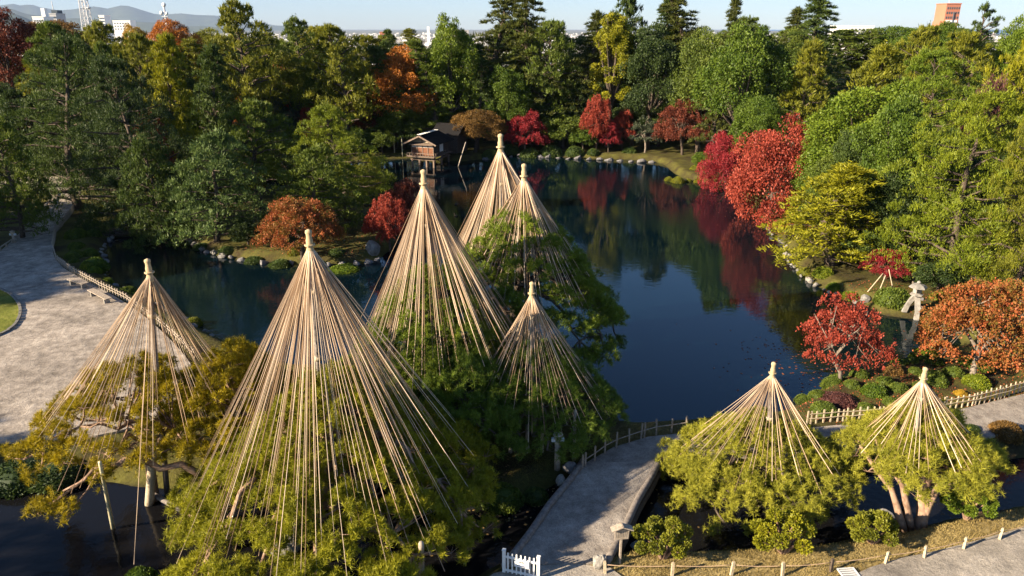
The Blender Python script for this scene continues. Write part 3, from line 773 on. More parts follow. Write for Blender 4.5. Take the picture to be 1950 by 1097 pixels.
shrub(1345, 312, 46, 'green', 'green bush between the dark red and the crimson maple')
shrub(956, 926, 84, 'mid', 'large hedge-like shrub left of the bridge path')
shrub(1021, 924, 50, 'dark', 'dark clipped shrub touching the hedge-like shrub by the bridge path')
shrub(20, 875, 130, 'shade', 'dark hedge bush at the left picture edge by the stream', flat=.8)
shrub(95, 880, 110, 'shade', 'second dark hedge bush along the left stream bank', flat=.7)
shrub(255, 1088, 66, 'green', 'glossy green bush at the bottom below the rope to the stream', z=.3)
G4 = 'low bushes on the island shore'
for px, py, wp in ((430, 468, 34), (480, 480, 40), (530, 486, 44), (600, 488, 40), (640, 478, 36), (380, 455, 36), (455, 450, 40)):
    shrub(px, py, wp, 'dark', 'low dark bush along the front shore of the island', G4, flat=.8)
shrub(560, 478, 30, 'olive', 'yellow-green bush at the island front below the spreading maple')
shrub(650, 490, 60, 'bright', 'low bright shrub beside the white boulder on the island', flat=.5)
G5 = 'low bushes along the far shore'
for px, py, wp in ((1010, 282, 40), (1050, 280, 44), (1095, 284, 36), (1130, 288, 24), (1200, 285, 30), (935, 285, 40), (970, 280, 36)):
    shrub(px, py, wp, 'dark', 'low dark bush along the stones of the far shore', G5)

# bushes pruned into cushions, on the near bank
def cushion_bush(px, py, wpx, color, label, seed, z=LZ):
    rng = np.random.default_rng(seed); p = at(px, py, z); r = wpx / 2 / F * depth(p.y, 1.4)
    root = thing('pruned_bush', label, 'bush', p)
    tb = MB(); parts = []
    for k in range(13):
        a = k * 2.399; d = r * (.15 + .80 * math.sqrt((k + .5) / 13)); h = r * (1.35 - .75 * (d / r) ** 1.6) * rng.uniform(.8, 1.1)
        c = np.array([d * math.cos(a), d * math.sin(a) * .8, h]); br = r * rng.uniform(.20, .30)
        tb.tube([(.05 * math.cos(a), .05 * math.sin(a), -.1), (d * .3 * math.cos(a + .5), d * .3 * math.sin(a + .5), h * .45), tuple(c)], [r * .075, r * .055, r * .02], 5, False)
        n = 520
        u = norm(rng.normal(size=(n, 3)) + np.array([0, 0, .3]))
        P = c + u * br * rng.uniform(.72, 1.0, (n, 1)) * np.array([1, 1, .7])
        parts.append((P, norm(u + rng.normal(0, .6, (n, 3))), rng.uniform(.06, .11, n), rng.uniform(.04, .07, n), .5 * rng.random() + .5 * rng.random(n)))
    P, D, L, W, v = gather(parts)
    build('trunk', tb, BARK_RED, root, True)
    cr = link('crown', leaves_mesh('crown', P, D, L, W, v, rng, True), root)
    cr['leaf_a'], cr['leaf_b'] = [float(x) for x in COL[color][0]], [float(x) for x in COL[color][1]]
    return root
cushion_bush(1262, 1060, 112, 'olive', 'cushion-pruned olive bush right of the wooden notice board', 5)
cushion_bush(1490, 1050, 118, 'yellow', 'cushion-pruned yellowish bush below the middle right rope cone', 6)
cushion_bush(1660, 1032, 92, 'olive', 'cushion-pruned bush left of the leaning pine trunks', 7)
cushion_bush(1842, 985, 96, 'bright', 'bright pruned bush right of the leaning pine trunks', 8)

# ------------------------------------------------------------------ the roped pines in front
def near_pine(name, label, base, dome, color, nlimb, npad, seed, ntuft=100, needle=.19, trunk_r=.3, padr=(.42, .78), lift=.0, bark=BARK, extra=(), jit=1.1, lean=(0, 0), fork=.38, skip=None):
    """dome = (cx, cy, rx, ry, z_top, z_edge): pads of needle tufts carried by crooked limbs"""
    rng = np.random.default_rng(seed); cx, cy, rx, ry, zt, ze, dp = dome
    root = thing(name, label, 'pine tree', base); b = Vector(base)
    top = Vector((cx + lean[0], cy + lean[1], zt - .5))
    zf = base[2] + (zt - base[2]) * fork
    fk = Vector((b.x + (cx - b.x) * .5, b.y + (cy - b.y) * .5, zf))
    tb = MB()
    tb.tube([Vector((0, 0, -.3)), Vector((.08, .05, .25)), fk - b, fk.lerp(top, .5) - b + Vector((.15, -.1, 0)), top - b], [trunk_r * 1.5, trunk_r * 1.05, trunk_r * .8, trunk_r * .5, .07], 10)
    build('trunk', tb, bark, root, True)
    limbs = []
    for k in range(nlimb):
        a = 2 * math.pi * (k + rng.uniform(-.25, .25)) / nlimb
        ex, ey = cx + rx * .88 * math.cos(a), cy + ry * .88 * math.sin(a)
        s = fk.lerp(top, rng.uniform(-.1, .55)); e = Vector((ex, ey, ze + (zt - ze) * .10))
        pts = []
        for i in range(8):
            t = i / 7; p = s.lerp(e, t)
            p.z += math.sin(t * math.pi) * (zt - ze) * .12
            if 0 < i < 7: p += Vector(rng.normal(0, .17, 3))
            pts.append(p)
        mb = MB(); mb.tube([p - b for p in pts], [trunk_r * .48 * (1 - .8 * i / 7) for i in range(8)], 6)
        build('branch', mb, bark, root, True); limbs.append(pts)
    allp = [p for l in limbs for p in l[1:]]
    tw = MB(); PP = []; TV = []
    pads = []
    for i in range(npad):
        rr = math.sqrt((i + .5) / npad); a = i * 2.39996 + rng.normal(0, .2)
        if skip and skip(math.cos(a) * rr, math.sin(a) * rr): continue
        z = ze + (zt - ze) * (1 - rr ** dp) - (rng.random() ** 1.5) * jit * (1 if i % 3 == 0 else .35) + lift
        pads.append(Vector((cx + rx * rr * math.cos(a), cy + ry * rr * math.sin(a), z)))
    pads += [Vector(p) for p in extra]
    for c in pads:
        q = min(allp, key=lambda p: (p - c).length + max(0, p.z - c.z) * .6)
        m = q.lerp(c, .5) + Vector((rng.normal(0, .12), rng.normal(0, .12), -.12))
        tw.tube([q - b, m - b, c - b - Vector((0, 0, .05))], [.055, .04, .018], 4, False)
        pr = rng.uniform(*padr); n = int(ntuft * (pr / .66) ** 2)
        mcl = 7; cl = rng.uniform(-1, 1, (mcl * 3, 2)); cl = cl[(cl ** 2).sum(1) < 1][:mcl]; k = rng.integers(0, len(cl), n)
        for j in range(min(5, len(cl))):
            e = c + Vector((cl[j][0] * pr, cl[j][1] * pr, .02)); tw.tube([c - b - Vector((0, 0, .05)), e - b], [.016, .008], 3, False)
        g = cl[k] + rng.normal(0, .15, (n, 2)); rho = np.clip((g ** 2).sum(1), 0, 1.3)
        PP.append(np.stack([c.x - b.x + g[:, 0] * pr, c.y - b.y + g[:, 1] * pr, c.z - b.z + .34 * (1 - rho) + rng.normal(0, .09, n)], 1))
        cv = rng.random(len(cl)); TV.append(.3 * rng.random() + .3 * cv[k] + .4 * rng.random(n))
    build('twigs', tw, bark, root, True)['kind'] = 'stuff'
    P = np.concatenate(PP); tv = np.concatenate(TV); K = 16; n = len(P)
    D = rng.normal(0, .75, (n, K, 3)) + np.array([0, 0, .55]); D = norm(D).reshape(-1, 3)
    V = cards(rng, np.repeat(P, K, 0), D, needle * rng.uniform(.75, 1.2, n * K), rng.uniform(.014, .023, n * K) * needle / .17, False)
    cr = link('crown', np_mesh('crown', V, 3, LEAF, np.repeat(tv, K) * .8 + .2 * rng.random(n * K)), root)
    cr['leaf_a'], cr['leaf_b'] = [float(x) for x in color[0]], [float(x) for x in color[1]]
    return root
def dome_z(dome, x, y):
    cx, cy, rx, ry, zt, ze, p = dome
    return ze + (zt - ze) * (1 - min(1.2, math.hypot((x - cx) / rx, (y - cy) / ry)) ** p)
YG = ((.070, .088, .006), (.42, .40, .022)); GRN = ((.055, .098, .011), (.255, .32, .027)); DGR = ((.046, .092, .013), (.21, .285, .03))
LGT = ((.10, .12, .008), (.47, .44, .05)); GLD = ((.12, .105, .005), (.48, .37, .010))

p2 = on(597, 900, 24.5); X2 = p2.x
dA = (X2 + 1.35, 23.2, 5.6, 6.6, 6.9, 2.0, .95)
near_pine('roped_pine', 'huge yellow-green spreading pine under the largest rope cone in front', (X2, 24.5, LZ - .1), dA, YG, 14, 380, 201, 130, trunk_r=.42, bark=BARK_RED, padr=(.4, .72), jit=1.7)
X1 = on(300, 720, 25.2).x
dB = (X1 - .9, 25.6, 4.5, 3.4, 5.9, 3.0, 1.5)
b1 = at(288, 945, .2)
pB = near_pine('roped_pine', 'thin golden pine reaching over the stream under the leftmost rope cone', (b1.x, b1.y, -.2), dB, GLD, 8, 76, 202, 110, trunk_r=.2, bark=BARK_RED, padr=(.4, .7),
          extra=[on(95, 955, 21.5), on(130, 975, 21.3), on(70, 975, 21.4), on(20, 870, 23.5), on(60, 860, 23.6), on(410, 700, 26.5), on(450, 720, 26), on(390, 760, 25.5)])
lb0 = Vector((b1.x, b1.y, -.2)); lim = [on(px, py, D) - lb0 for px, py, D in ((430, 925, 23.6), (385, 905, 23.4), (345, 884, 23.2), (305, 893, 23.0), (262, 868, 22.8), (238, 874, 22.7), (212, 894, 22.5), (178, 893, 22.3), (160, 915, 22.0), (120, 935, 21.7))]
mb = MB(); mb.tube(lim, [.15, .14, .13, .125, .11, .10, .09, .07, .05, .03], 7); build('branch', mb, BARK_RED, pB, True)
dI = (on(440, 760, 26).x, 26.2, 2.5, 3.0, 6.3, 3.2, 1.5)
near_pine('roped_pine', 'golden pine filling the gap between the leftmost and the largest rope cone', (dI[0] + .5, 26.2, LZ - .1), dI, GLD, 7, 70, 211, 115, trunk_r=.2, bark=BARK_RED)
X3 = on(822, 600, 31.3).x
dC = (X3 + .3, 31.0, 4.4, 4.3, 8.3, 2.6, 1.25)
near_pine('roped_pine', 'green pine under the tall rope cone left of the pair', (X3, 31.3, LZ - .1), dC, GRN, 10, 210, 203, 115, trunk_r=.32)
X4 = on(958, 450, 38).x
dD = (X4 + .9, 35.6, 5.4, 4.6, 9.8, 3.2, 1.25)
near_pine('roped_pine', 'tall deep green pine under the two farthest rope cones', (X4 + .4, 36.5, LZ - .1), dD, GRN, 13, 170, 204, 95, trunk_r=.35, padr=(.5, .95),
          extra=[on(1150, 590, 35), on(1175, 605, 34.5), on(1130, 570, 36), on(1140, 655, 33.5), on(1110, 640, 33.5)])
X6 = on(1014, 700, 29).x
dE = (X6 + .2, 29.2, 3.7, 3.2, 5.0, 1.7, 1.5)
near_pine('roped_pine', 'dark green pine under the small middle rope cone by the bridge path', (X6, 29.3, LZ - .1), dE, DGR, 9, 105, 205, 100, trunk_r=.24)
XF = on(880, 760, 28).x
dF = (XF, 28.2, 2.8, 2.4, 5.0, 2.4, 1.6)
near_pine('roped_pine', 'dark green pine filling the gap between the largest and the small middle rope cone', (XF, 28.4, LZ - .1), dF, DGR, 6, 70, 206, 110, trunk_r=.2)
b7 = at(1450, 920, LZ)
dG = (b7.x - .1, b7.y + .2, 3.75, 3.1, 3.7, 1.3, 1.0)
near_pine('roped_pine', 'pale green domed pine under the left one of the two right rope cones', (b7.x, b7.y + .3, LZ - .1), dG, LGT, 8, 120, 207, 125, trunk_r=.22, needle=.16)
b8 = at(1752, 992, LZ - .1)
dH = (b8.x + .35, b8.y + 1.3, 2.55, 2.45, 4.7, 2.7, 1.05)
h8 = near_pine('roped_pine', 'light green domed pine on bare forked trunks under the rightmost rope cone', (b8.x, b8.y, LZ - .2), dH, LGT, 9, 100, 208, 125, trunk_r=.2, needle=.17, bark=BARK_RED, fork=.34)
for dx, dy, tx, tz, r in ((-.35, -.1, -1.2, 2.9, .13), (-.65, -.15, -1.35, 2.5, .13), (.05, 0, 1.2, 3.0, .14)):
    mb = MB(); mb.tube([(dx, dy, -.2), (dx * 1.2 + tx * .16, dy + .1, .75), (dx + tx * .42 + .12, .35, tz * .5), (dx + tx * .6 - .1, .75, tz * .72), (dx + tx, 1.4, tz)], [r * 1.3, r, r * .8, r * .65, r * .4], 8)
    build('trunk', mb, BARK_RED, h8, True)

# ------------------------------------------------------------------ rope cones over the pines
def rope_mesh(sag):
    mb = MB(); pts = []
    for i in range(7):
        t = i / 6; pts.append(Vector((sag * 4 * t * (1 - t), 0, t)))
    base = 0
    for p in pts:
        for j in range(4):
            a = math.pi / 4 + j * math.pi / 2
            mb.v.append((p.x + math.cos(a), math.sin(a), p.z))
    for i in range(6):
        for j in range(4): mb.f.append((i * 4 + j, i * 4 + (j + 1) % 4, i * 4 + 4 + (j + 1) % 4, i * 4 + 4 + j))
    return mb.mesh('rope', ROPE, True)
ROPES = [rope_mesh(s) for s in (1.5, 3.0, 4.5)]
def rope_between(a, b, r, parent, base, var):
    z = (b - a); L = z.length; z.normalize()
    x = Vector((0, 0, -1)); x = (x - z * x.dot(z))
    if x.length < 1e-4: x = Vector((1, 0, 0))
    x.normalize(); y = z.cross(x)
    o = bpy.data.objects.new('rope', ROPES[var % 3]); C.objects.link(o)
    M = Matrix(((x.x * r, y.x * r, z.x * L, a.x - base.x), (x.y * r, y.y * r, z.y * L, a.y - base.y), (x.z * r, y.z * r, z.z * L, a.z - base.z), (0, 0, 0, 1)))
    o.parent = parent; o.matrix_basis = M
    return o
def finial(s):
    mb = MB(); mb.lathe([(.02, -.62), (.16, -.60), (.13, -.45), (.085, -.30), (.10, -.25), (.11, -.12), (.085, .0), (.09, .08), (.11, .14), (.10, .20), (.03, .24)], 12)
    mb.v = [(x * s * (1 + .06 * math.sin(9 * math.atan2(y, x))), y * s * (1 + .06 * math.sin(9 * math.atan2(y, x))), z * s) for x, y, z in mb.v]
    return mb
def rope_cone(label, apex_px, D, base, R, dome, n, seed, r=.022, own=False, spread=(.5, 1.0), zend=None, fs=1.0, squash=1.0, pole_r=.12, off=(0, 0), extra=(), arc=None):
    rng = random.Random(seed); ap = on(apex_px[0], apex_px[1], D); ap.z -= .25 * fs
    base = Vector(base)
    root = thing('rope_cone', label, 'rope cone', base, 0, 'straw rope cones over the pines')
    mb = MB(); mb.tube([Vector((0, 0, -.3)), (ap - base) * .5, ap - base + Vector((0, 0, .05))], [pole_r, pole_r * .85, pole_r * .6], 8)
    build('pole', mb, BARK_LOG, root, True)
    for f in ((.55, .8) if n > 50 else (.7,)):
        mb = MB(); q = (ap - base) * f; mb.tube([q, q + (ap - base).normalized() * .16], pole_r * 1.12, 8); build('pole_band', mb, WOOD_PALE, root, True)
    f = build('finial', finial(fs), STRAW, root, True, ap - base)
    mb = MB(); k = 14; mb.tube([(.14 * fs * math.cos(2 * math.pi * i / k), .14 * fs * math.sin(2 * math.pi * i / k), -.27 * fs) for i in range(k + 1)], .035 * fs, 5); build('knot', mb, STRAW, f, True)
    for i in range(n):
        a = 2 * math.pi * (i + rng.uniform(-.35, .35)) / n if arc is None else arc[0] + (arc[1] - arc[0]) * (i + rng.uniform(-.35, .35)) / n
        rr = R * (spread[0] + (spread[1] - spread[0]) * math.sqrt(rng.random()))
        ex, ey = ap.x + off[0] + rr * math.cos(a), ap.y + off[1] + rr * math.sin(a) * squash
        if own:
            q = spread[0] + (spread[1] - spread[0]) * rng.random() ** .75
            ex, ey = dome[0] + dome[2] * q * math.cos(a), dome[1] + dome[3] * q * math.sin(a)
        ez = (dome_z(dome, ex, ey) + rng.uniform(-.15, .2)) if zend is None else max(zend, dome_z(dome, ex, ey)) + rng.uniform(-.6, .5)
        s = ap + Vector((.12 * fs * math.cos(a), .12 * fs * math.sin(a), -.45 * fs))
        rope_between(s, Vector((ex, ey, max(ez, .9))), r * rng.uniform(.75, 1.35), root, base, i)
    for e in extra: rope_between(ap + Vector((0, 0, -.45 * fs)), Vector(e), r * 1.1, root, base, 0)
    return root
rope_cone('leftmost straw rope cone standing against the pale gravel plaza', (280, 492), 24.7, (b1.x + .35, b1.y + .5, -.2), 4.7, dB, 110, 1, .0088, True, (.45, 1.0),
          extra=[on(255, 1075, 18.6), on(110, 935, 21.5), on(135, 940, 21.3), on(152, 930, 21.4), on(48, 868, 23.4)])
rope_cone('largest straw rope cone over the huge yellow-green pine in front', (587, 436), 24.5, (X2 + .35, 24.9, LZ - .1), 6.9, dA, 230, 2, .0092, True, (.14, 1.03), fs=1.1, off=(.5, -.9))
rope_cone('tall dense straw rope cone left of the farthest pair', (806, 322), 31.3, (X3 + .4, 31.6, LZ - .1), 4.3, dC, 210, 3, .0118, True, (.45, .95), fs=1.2, off=(-.1, 0), zend=4.2)
rope_cone('tallest straw rope cone with the highest tip of all', (953, 254), 38.5, (X4 + .2, 38.5, LZ - .1), 3.6, dD, 140, 4, .0165, False, (.45, 1.0), fs=1.35, zend=5.0)
rope_cone('straw rope cone close right of the tallest one', (998, 311), 35.5, (on(998, 400, 35.5).x + .2, 35.5, LZ - .1), 3.0, dD, 130, 5, .0145, False, (.45, 1.0), fs=1.2, off=(.55, -.4), zend=4.2)
rope_cone('small straw rope cone over the dark pine by the bridge path', (1013, 536), 29, (X6 + .1, 29, LZ - .1), 3.5, dE, 96, 6, .0115, True, (.35, .95), fs=1.0, off=(.2, 0))
rope_cone('left one of the two low rope cones on the right', (1474, 689), 25.6, (b7.x + .2, b7.y + .2, LZ - .1), 3.9, dG, 74, 7, .0105, True, (.3, .92), fs=.9, off=(-.1, -.3))
rope_cone('rightmost low rope cone over the pine on forked trunks', (1763, 699), 23.6, (b8.x + .3, b8.y + 1.6, .4), 2.7, dH, 70, 8, .0100, True, (.4, 1.0), fs=.85, off=(0, -.1), squash=.8)

# poles that prop the pines
def pole(label, a, b, r, mat, name='prop_pole', group=None, cat='pole', ring=False):
    a, b = Vector(a), Vector(b)
    mb = MB(); k = 5
    mb.tube([(b - a) * (i / k) for i in range(k + 1)], [r * (1.1 - .25 * i / k) for i in range(k + 1)], 8)
    o = build(name, mb, mat, None, True, a)
    return tag(o, label, cat, group)
pole('thin leaning bamboo pole standing in the dark stream on the left', at(217, 1015, -.3), on(190, 880, 21.8), .07, BAMBOO)
pole('thick pale post in the stream under the leftmost rope cone', at(284, 968, -.3), on(292, 850, 23.4), .17, WOOD_PALE)
pole('grey log lying slanted by the thick post in the stream', at(282, 935, .35), at(345, 972, .2), .11, BARK_LOG, name='log', cat='log')
pole('square grey prop post below the huge front pine', at(803, 1100, -.3), on(802, 1035, 18.6), .1, WOOD)
GP = 'thin props under the pines beside the bridge path'
for px, py, t in ((972, 862, 770), (1004, 862, 800), (1032, 862, 815), (1093, 876, 850)):
    q = at(px, py, LZ - .1); pole('thin wooden prop under the dark pine beside the bridge path', q, (q.x, q.y + .2, q.z + 2.3), .08, WOOD, group=GP)
GQ = 'props hidden among the branches of the green pines'
for px, D in ((830, 30.2), (800, 29.2), (870, 29.5), (945, 33.5), (975, 34.0), (1010, 33.5), (850, 31.5)):
    q = on(px, 700, D); pole('upright log prop among the branches of the green pines', (q.x, D, -.2), (q.x + .1, D, 4.2), .09, BARK_LOG, group=GQ)
GR = 'bamboo stakes standing in the pond near the teahouse'
for px, py, t in ((752, 303, 2.4), (767, 305, 2.9)):
    q = at(px, py, -.3); pole('bamboo stake standing in the water left of the teahouse', q, (q.x, q.y, t), .07, BAMBOO, group=GR)
q = at(871, 322, -.3); pole('slanted pale prop under the brown tree right of the teahouse', q, q + Vector((1.2, .6, 3.6)), .08, WOOD)
GT = 'props of the young crimson maple'
for px, py, dx in ((1652, 556, 1.2), (1672, 560, .5), (1700, 548, -.5)):
    q = at(px, py, LZ - .05); pole('pale prop holding the young crimson maple', q, q + Vector((dx * .8, .2, 1.3)), .035, WOOD_PALE, group=GT)

# ------------------------------------------------------------------ bridge over the stream
def prism(mb, top, z0, z1):
    n = len(top); area = sum(top[i][0] * top[(i + 1) % n][1] - top[(i + 1) % n][0] * top[i][1] for i in range(n))
    if area < 0: top = list(reversed(top))
    mb.add([(a, b, z0) for a, b in top] + [(a, b, z1) for a, b in top],
           [tuple(reversed(range(n))), tuple(range(n, 2 * n))] + [(i, (i + 1) % n, n + (i + 1) % n, n + i) for i in range(n)])
BL = [at(968, 1078, LZ), at(1112, 884, LZ)]; BR = [at(1152, 1074, LZ), at(1252, 880, LZ)]
bc = (BL[0] + BR[1]) / 2; bc.z = 0
br = thing('earth_bridge', 'broad earth covered bridge crossing the dark stream in the middle foreground', 'bridge', bc)
def loc2(p): return (p[0] - bc.x, p[1] - bc.y)
mb = MB(); prism(mb, [loc2(BL[0]), loc2(BR[0]), loc2(BR[1]), loc2(BL[1])], .18, LZ + .05); build('deck', mb, GRAVEL_DARK, br)
for a, b, sgn in ((BL[0], BL[1], -1), (BR[0], BR[1], 1)):
    d = (b - a); mb = MB()
    pts = [a - bc + d * t + Vector((math.sin(t * 9) * .03 + sgn * .07, 0, .10 + .02 * math.sin(t * 14))) for t in np.linspace(-.02, 1.02, 12)]
    mb.tube(pts, .14, 7); build('edge_log', mb, BARK_LOG, br, True)
    mb = MB(); mb.tube([p + Vector((sgn * .04, 0, -.42)) for p in pts], .16, 7); build('girder', mb, WOOD_DARK, br, True)
    for t in (.2, .5, .8):
        p = a - bc + d * t; mb = MB(); mb.tube([(p.x - sgn * .2, p.y, -.9), (p.x - sgn * .2, p.y, .3)], .13, 7); build('pier', mb, WOOD_DARK, br, True)

# ------------------------------------------------------------------ fences
def resample(pts, step):
    out = [Vector(pts[0])]; acc = 0
    for a, b in zip(pts[:-1], pts[1:]):
        a, b = Vector(a), Vector(b); L = (b - a).length; t = step - acc
        while t <= L: out.append(a.lerp(b, t / L)); t += step
        acc = (acc + L) % step
    return out
def fence(label, pxs, z, hgt, step, rails, wp, mat, dbl=False, name='picket_fence', thin=.035, zs=0.0):
    pts = [at(px, py, z) for px, py in pxs]; ps = resample(pts, step); base = ps[0].copy()
    root = thing(name, label, 'fence', base)
    m = MB(); m.box((0, 0, hgt / 2 - .1), (wp, wp * .8, hgt + .2)); me = m.mesh('picket', mat)
    rng = random.Random(len(ps))
    for i, p in enumerate(ps):
        for k in ((-.09, .09) if dbl and i % 5 == 0 else (0,)):
            o = bpy.data.objects.new('picket', me); C.objects.link(o); o.parent = root
            d = (ps[min(i + 1, len(ps) - 1)] - ps[max(i - 1, 0)]).normalized()
            o.location = p - base + d * k; o.rotation_euler = (rng.uniform(-.05, .05), rng.uniform(-.05, .05), math.atan2(d.y, d.x)); o.scale = (1, 1, rng.uniform(.9, 1.1))
    for h in rails:
        mb = MB(); mb.tube([p - base + Vector((0, 0, h * hgt + rng.uniform(-.015, .015))) + Vector((0, -wp * .55, 0)) for p in ps], thin, 5); build('rail', mb, mat, root)
    return root
fence('low weathered picket fence curving along the left plaza and pond', [(156, 374), (140, 402), (107, 442), (101, 472), (108, 497), (140, 520), (190, 548), (240, 572), (300, 615), (340, 650), (372, 682)], LZ, .55, .42, (.45, .8), .075, WOOD, thin=.022)
fence('open bamboo fence along the bridge path below the pond', [(1112, 892), (1135, 876), (1162, 857), (1200, 842), (1245, 828), (1312, 818)], LZ, .75, .75, (.55,), .065, WOOD, True, thin=.022)
fence('pale picket fence behind the two right rope cones up to the right picture edge', [(1540, 806), (1600, 801), (1660, 797), (1740, 790), (1800, 778), (1860, 768), (1910, 755), (1965, 738)], LZ, .62, .36, (.4, .78), .06, WOOD_PALE, True, thin=.02)
fence('dark railing of the small bridge on the far left shore', [(480, 250), (540, 249), (592, 247)], LZ, .9, .55, (.5, .9), .10, WOOD)
fence('low post and rail edging left of the gravel path', [(-10, 486), (40, 452), (75, 420), (97, 385), (104, 362)], LZ, .35, 1.2, (.8,), .12, WOOD, thin=.06)
fence('thin rail fence in the shade of the far bank below the giant firs', [(1030, 196), (1080, 192), (1130, 190)], 6.0, .9, .8, (.5, .9), .1, WOOD)

# posts with a rope along the near bank: each post stands alone
POSTS = [(1152, 1092), (1280, 1094), (1393, 1092), (1490, 1094), (1582, 1087), (1686, 1073), (1760, 1062), (1835, 1045), (1903, 1027), (1962, 1012)]
PM = MB(); PM.box((0, 0, .15), (.09, .08, .62)); PM.box((0, 0, .475), (.075, .066, .03)); PME = PM.mesh('rope_post', WOOD_PALE)
PMD = PM.mesh('rope_post', BARK)
names = ['beside the boulder', 'below the olive cushion bush', 'midway between two cushion bushes', 'below the yellowish cushion bush', 'dark, above the drain grate', 'right of the drain grate',
         'below the forked pine trunks', 'below the bright pruned bush', 'second from the right picture edge', 'cut by the right picture edge']
tops = []
for i, (px, py) in enumerate(POSTS):
    p = at(px, py, LZ); o = link('rope_post', PMD if i == 4 else PME, None, p); o.rotation_euler = (.03 * (i % 3 - 1), .05 * ((i * 7) % 3 - 1), .1 * i)
    tag(o, ('dark' if i == 4 else 'pale') + ' low rope post on the dry grass ' + names[i].replace('dark, ', ''), 'post', 'posts along the dry grass bank'); tops.append(p)
mb = MB()
for a, b in zip(tops[:-1], tops[1:]):
    mb.tube([a.lerp(b, t) + Vector((0, 0, .36 - .05 * 4 * t * (1 - t))) - tops[0] for t in np.linspace(0, 1, 7)], .014, 4)
tag(build('guard_rope', mb, ROPE, None, True, tops[0]), 'thin rope strung low between the posts on the dry grass', 'rope')

# ------------------------------------------------------------------ white gate with its sign
ga, gb = at(960, 1089, LZ), at(1025, 1103, LZ)
gd = gb - ga; gl = gd.length; ga.z = LZ - .02
g = thing('white_gate', 'white picket gate with a small white sign at the near end of the bridge', 'gate', ga, math.atan2(gd.y, gd.x))
for x in (0, gl):
    mb = MB(); mb.box((x, 0, .45), (.10, .10, .92)); mb.box((x, 0, .93), (.12, .12, .03)); build('post', mb, WHITE, g)
for z in (.12, .66):
    mb = MB(); mb.box((gl / 2, 0, z), (gl - .1, .04, .07)); build('rail', mb, WHITE, g)
pk = MB(); pk.box((0, 0, .46), (.045, .03, .80)); pkm = pk.mesh('picket', WHITE)
for i in range(7):
    o = link('picket', pkm, g, (gl * (i + 1) / 8, -.036, 0))
sg = MB(); sg.box((0, 0, 0), (.50, .02, .30)); so = build('sign_board', sg, WHITE, g, loc=(gl * .53, -.075, .56))
mk = MB()
for k, (r, z0) in enumerate(((.055, .0), (.085, .0))):
    mk.tube([(r * math.cos(t), -.013, .045 + .55 * r * math.sin(t) * (1.0 if k == 0 else .9)) for t in np.linspace(.25, 2.9, 9)], .009, 4)
mk.tube([(-.10, -.013, .025), (-.04, -.013, .04), (0, -.013, .02), (.05, -.013, .045), (.10, -.013, .028)], .008, 4)
build('sign_mark', mk, BLACK, so)
tx = MB(); rr = random.Random(4)
for i in range(9): tx.box((-.16 + i * .04, -.0125, -.075), (.026, .004, rr.uniform(.03, .045)))
build('sign_text', tx, BLUE_INK, so)

# wooden notice board with a little roof
p = at(1180, 1072, LZ)
nb = thing('notice_board', 'small roofed wooden notice board on a post beside the bridge', 'notice board', p, .12)
nb.scale = (.74, .8, .96)
mb = MB(); mb.box((0, 0, .55), (.09, .09, 1.3)); build('post', mb, WOOD, nb)
mb = MB(); mb.add([(-.32, -.06, 1.05), (.32, -.06, 1.05), (.36, -.06, 1.48), (-.36, -.06, 1.48), (-.32, -.02, 1.05), (.32, -.02, 1.05), (.36, -.02, 1.48), (-.36, -.02, 1.48)],
                  [(0, 1, 2, 3), (7, 6, 5, 4), (0, 4, 5, 1), (3, 2, 6, 7), (1, 5, 6, 2), (0, 3, 7, 4)]); pn = build('panel', mb, WOOD, nb)
mb = MB()
for i in range(7):
    h = rr.uniform(.22, .33); mb.box((-.24 + i * .08, -.0622, 1.27 - .0), (.010, .004, h))
build('writing', mb, BLACK, pn)
for s in (-1, 1):
    mb = MB(); M = Matrix.Rotation(s * .30, 4, 'Y'); mb.box((s * .245, -.04, 1.55), (.53, .34, .035), M=M); build('roof_board', mb, WOOD, nb)
mb = MB(); mb.box((0, -.04, 1.635), (.07, .36, .04)); build('ridge', mb, WOOD, nb)

# ------------------------------------------------------------------ rocks
def rock_mesh(seed, mat):
    rng = np.random.default_rng(seed); mb = MB(); n, m = 12, 8
    ph = rng.uniform(0, 6, 6); pl = norm(rng.normal(size=(12, 3))); pd = rng.uniform(.52, .85, 12)
    grid = []
    for j in range(m + 1):
        for i in range(n):
            th, f = 2 * math.pi * i / n, -math.pi / 2 + math.pi * j / m
            d = np.array([math.cos(th) * math.cos(f), math.sin(th) * math.cos(f), math.sin(f)])
            r = 1 + .1 * math.sin(3 * d[0] + ph[0]) + .1 * math.sin(4 * d[1] + ph[1]) + .05 * math.sin(9 * d[2] + 5 * d[0] + ph[2])
            for a, b in zip(pl, pd):
                q = float(a @ d) * r
                if q > b: r *= b / q
            grid.append(tuple(d * r))
    mb.add(grid, [(j * n + i, j * n + (i + 1) % n, (j + 1) * n + (i + 1) % n, (j + 1) * n + i) for j in range(m) for i in range(n)])
    return mb.mesh('rock', mat)
RK = {'g': [rock_mesh(i, STONE) for i in range(3)], 'p': [rock_mesh(10 + i, STONE_PALE) for i in range(3)], 'd': [rock_mesh(20 + i, STONE_DARK) for i in range(3)]}
RN = 0
def rock(px, py, wpx, hpx, k, label, group=None, z=.1, name='rock', cat='rock'):
    global RN
    RN += 1
    p = at(px, py, z); s = depth(p.y, z) / F
    o = link(name, RK[k][RN % 3], None, (p.x, p.y + wpx * s * .3, z + hpx * s * .3)); o.scale = (wpx * s * .55, wpx * s * .5, hpx * s * .62); o.rotation_euler = (.1, .05, RN * 1.9)
    return tag(o, label, cat, group)
rock(1140, 1088, 36, 36, 'p', 'squarish pale boulder at the near right corner of the bridge', z=LZ, name='boulder', cat='boulder')
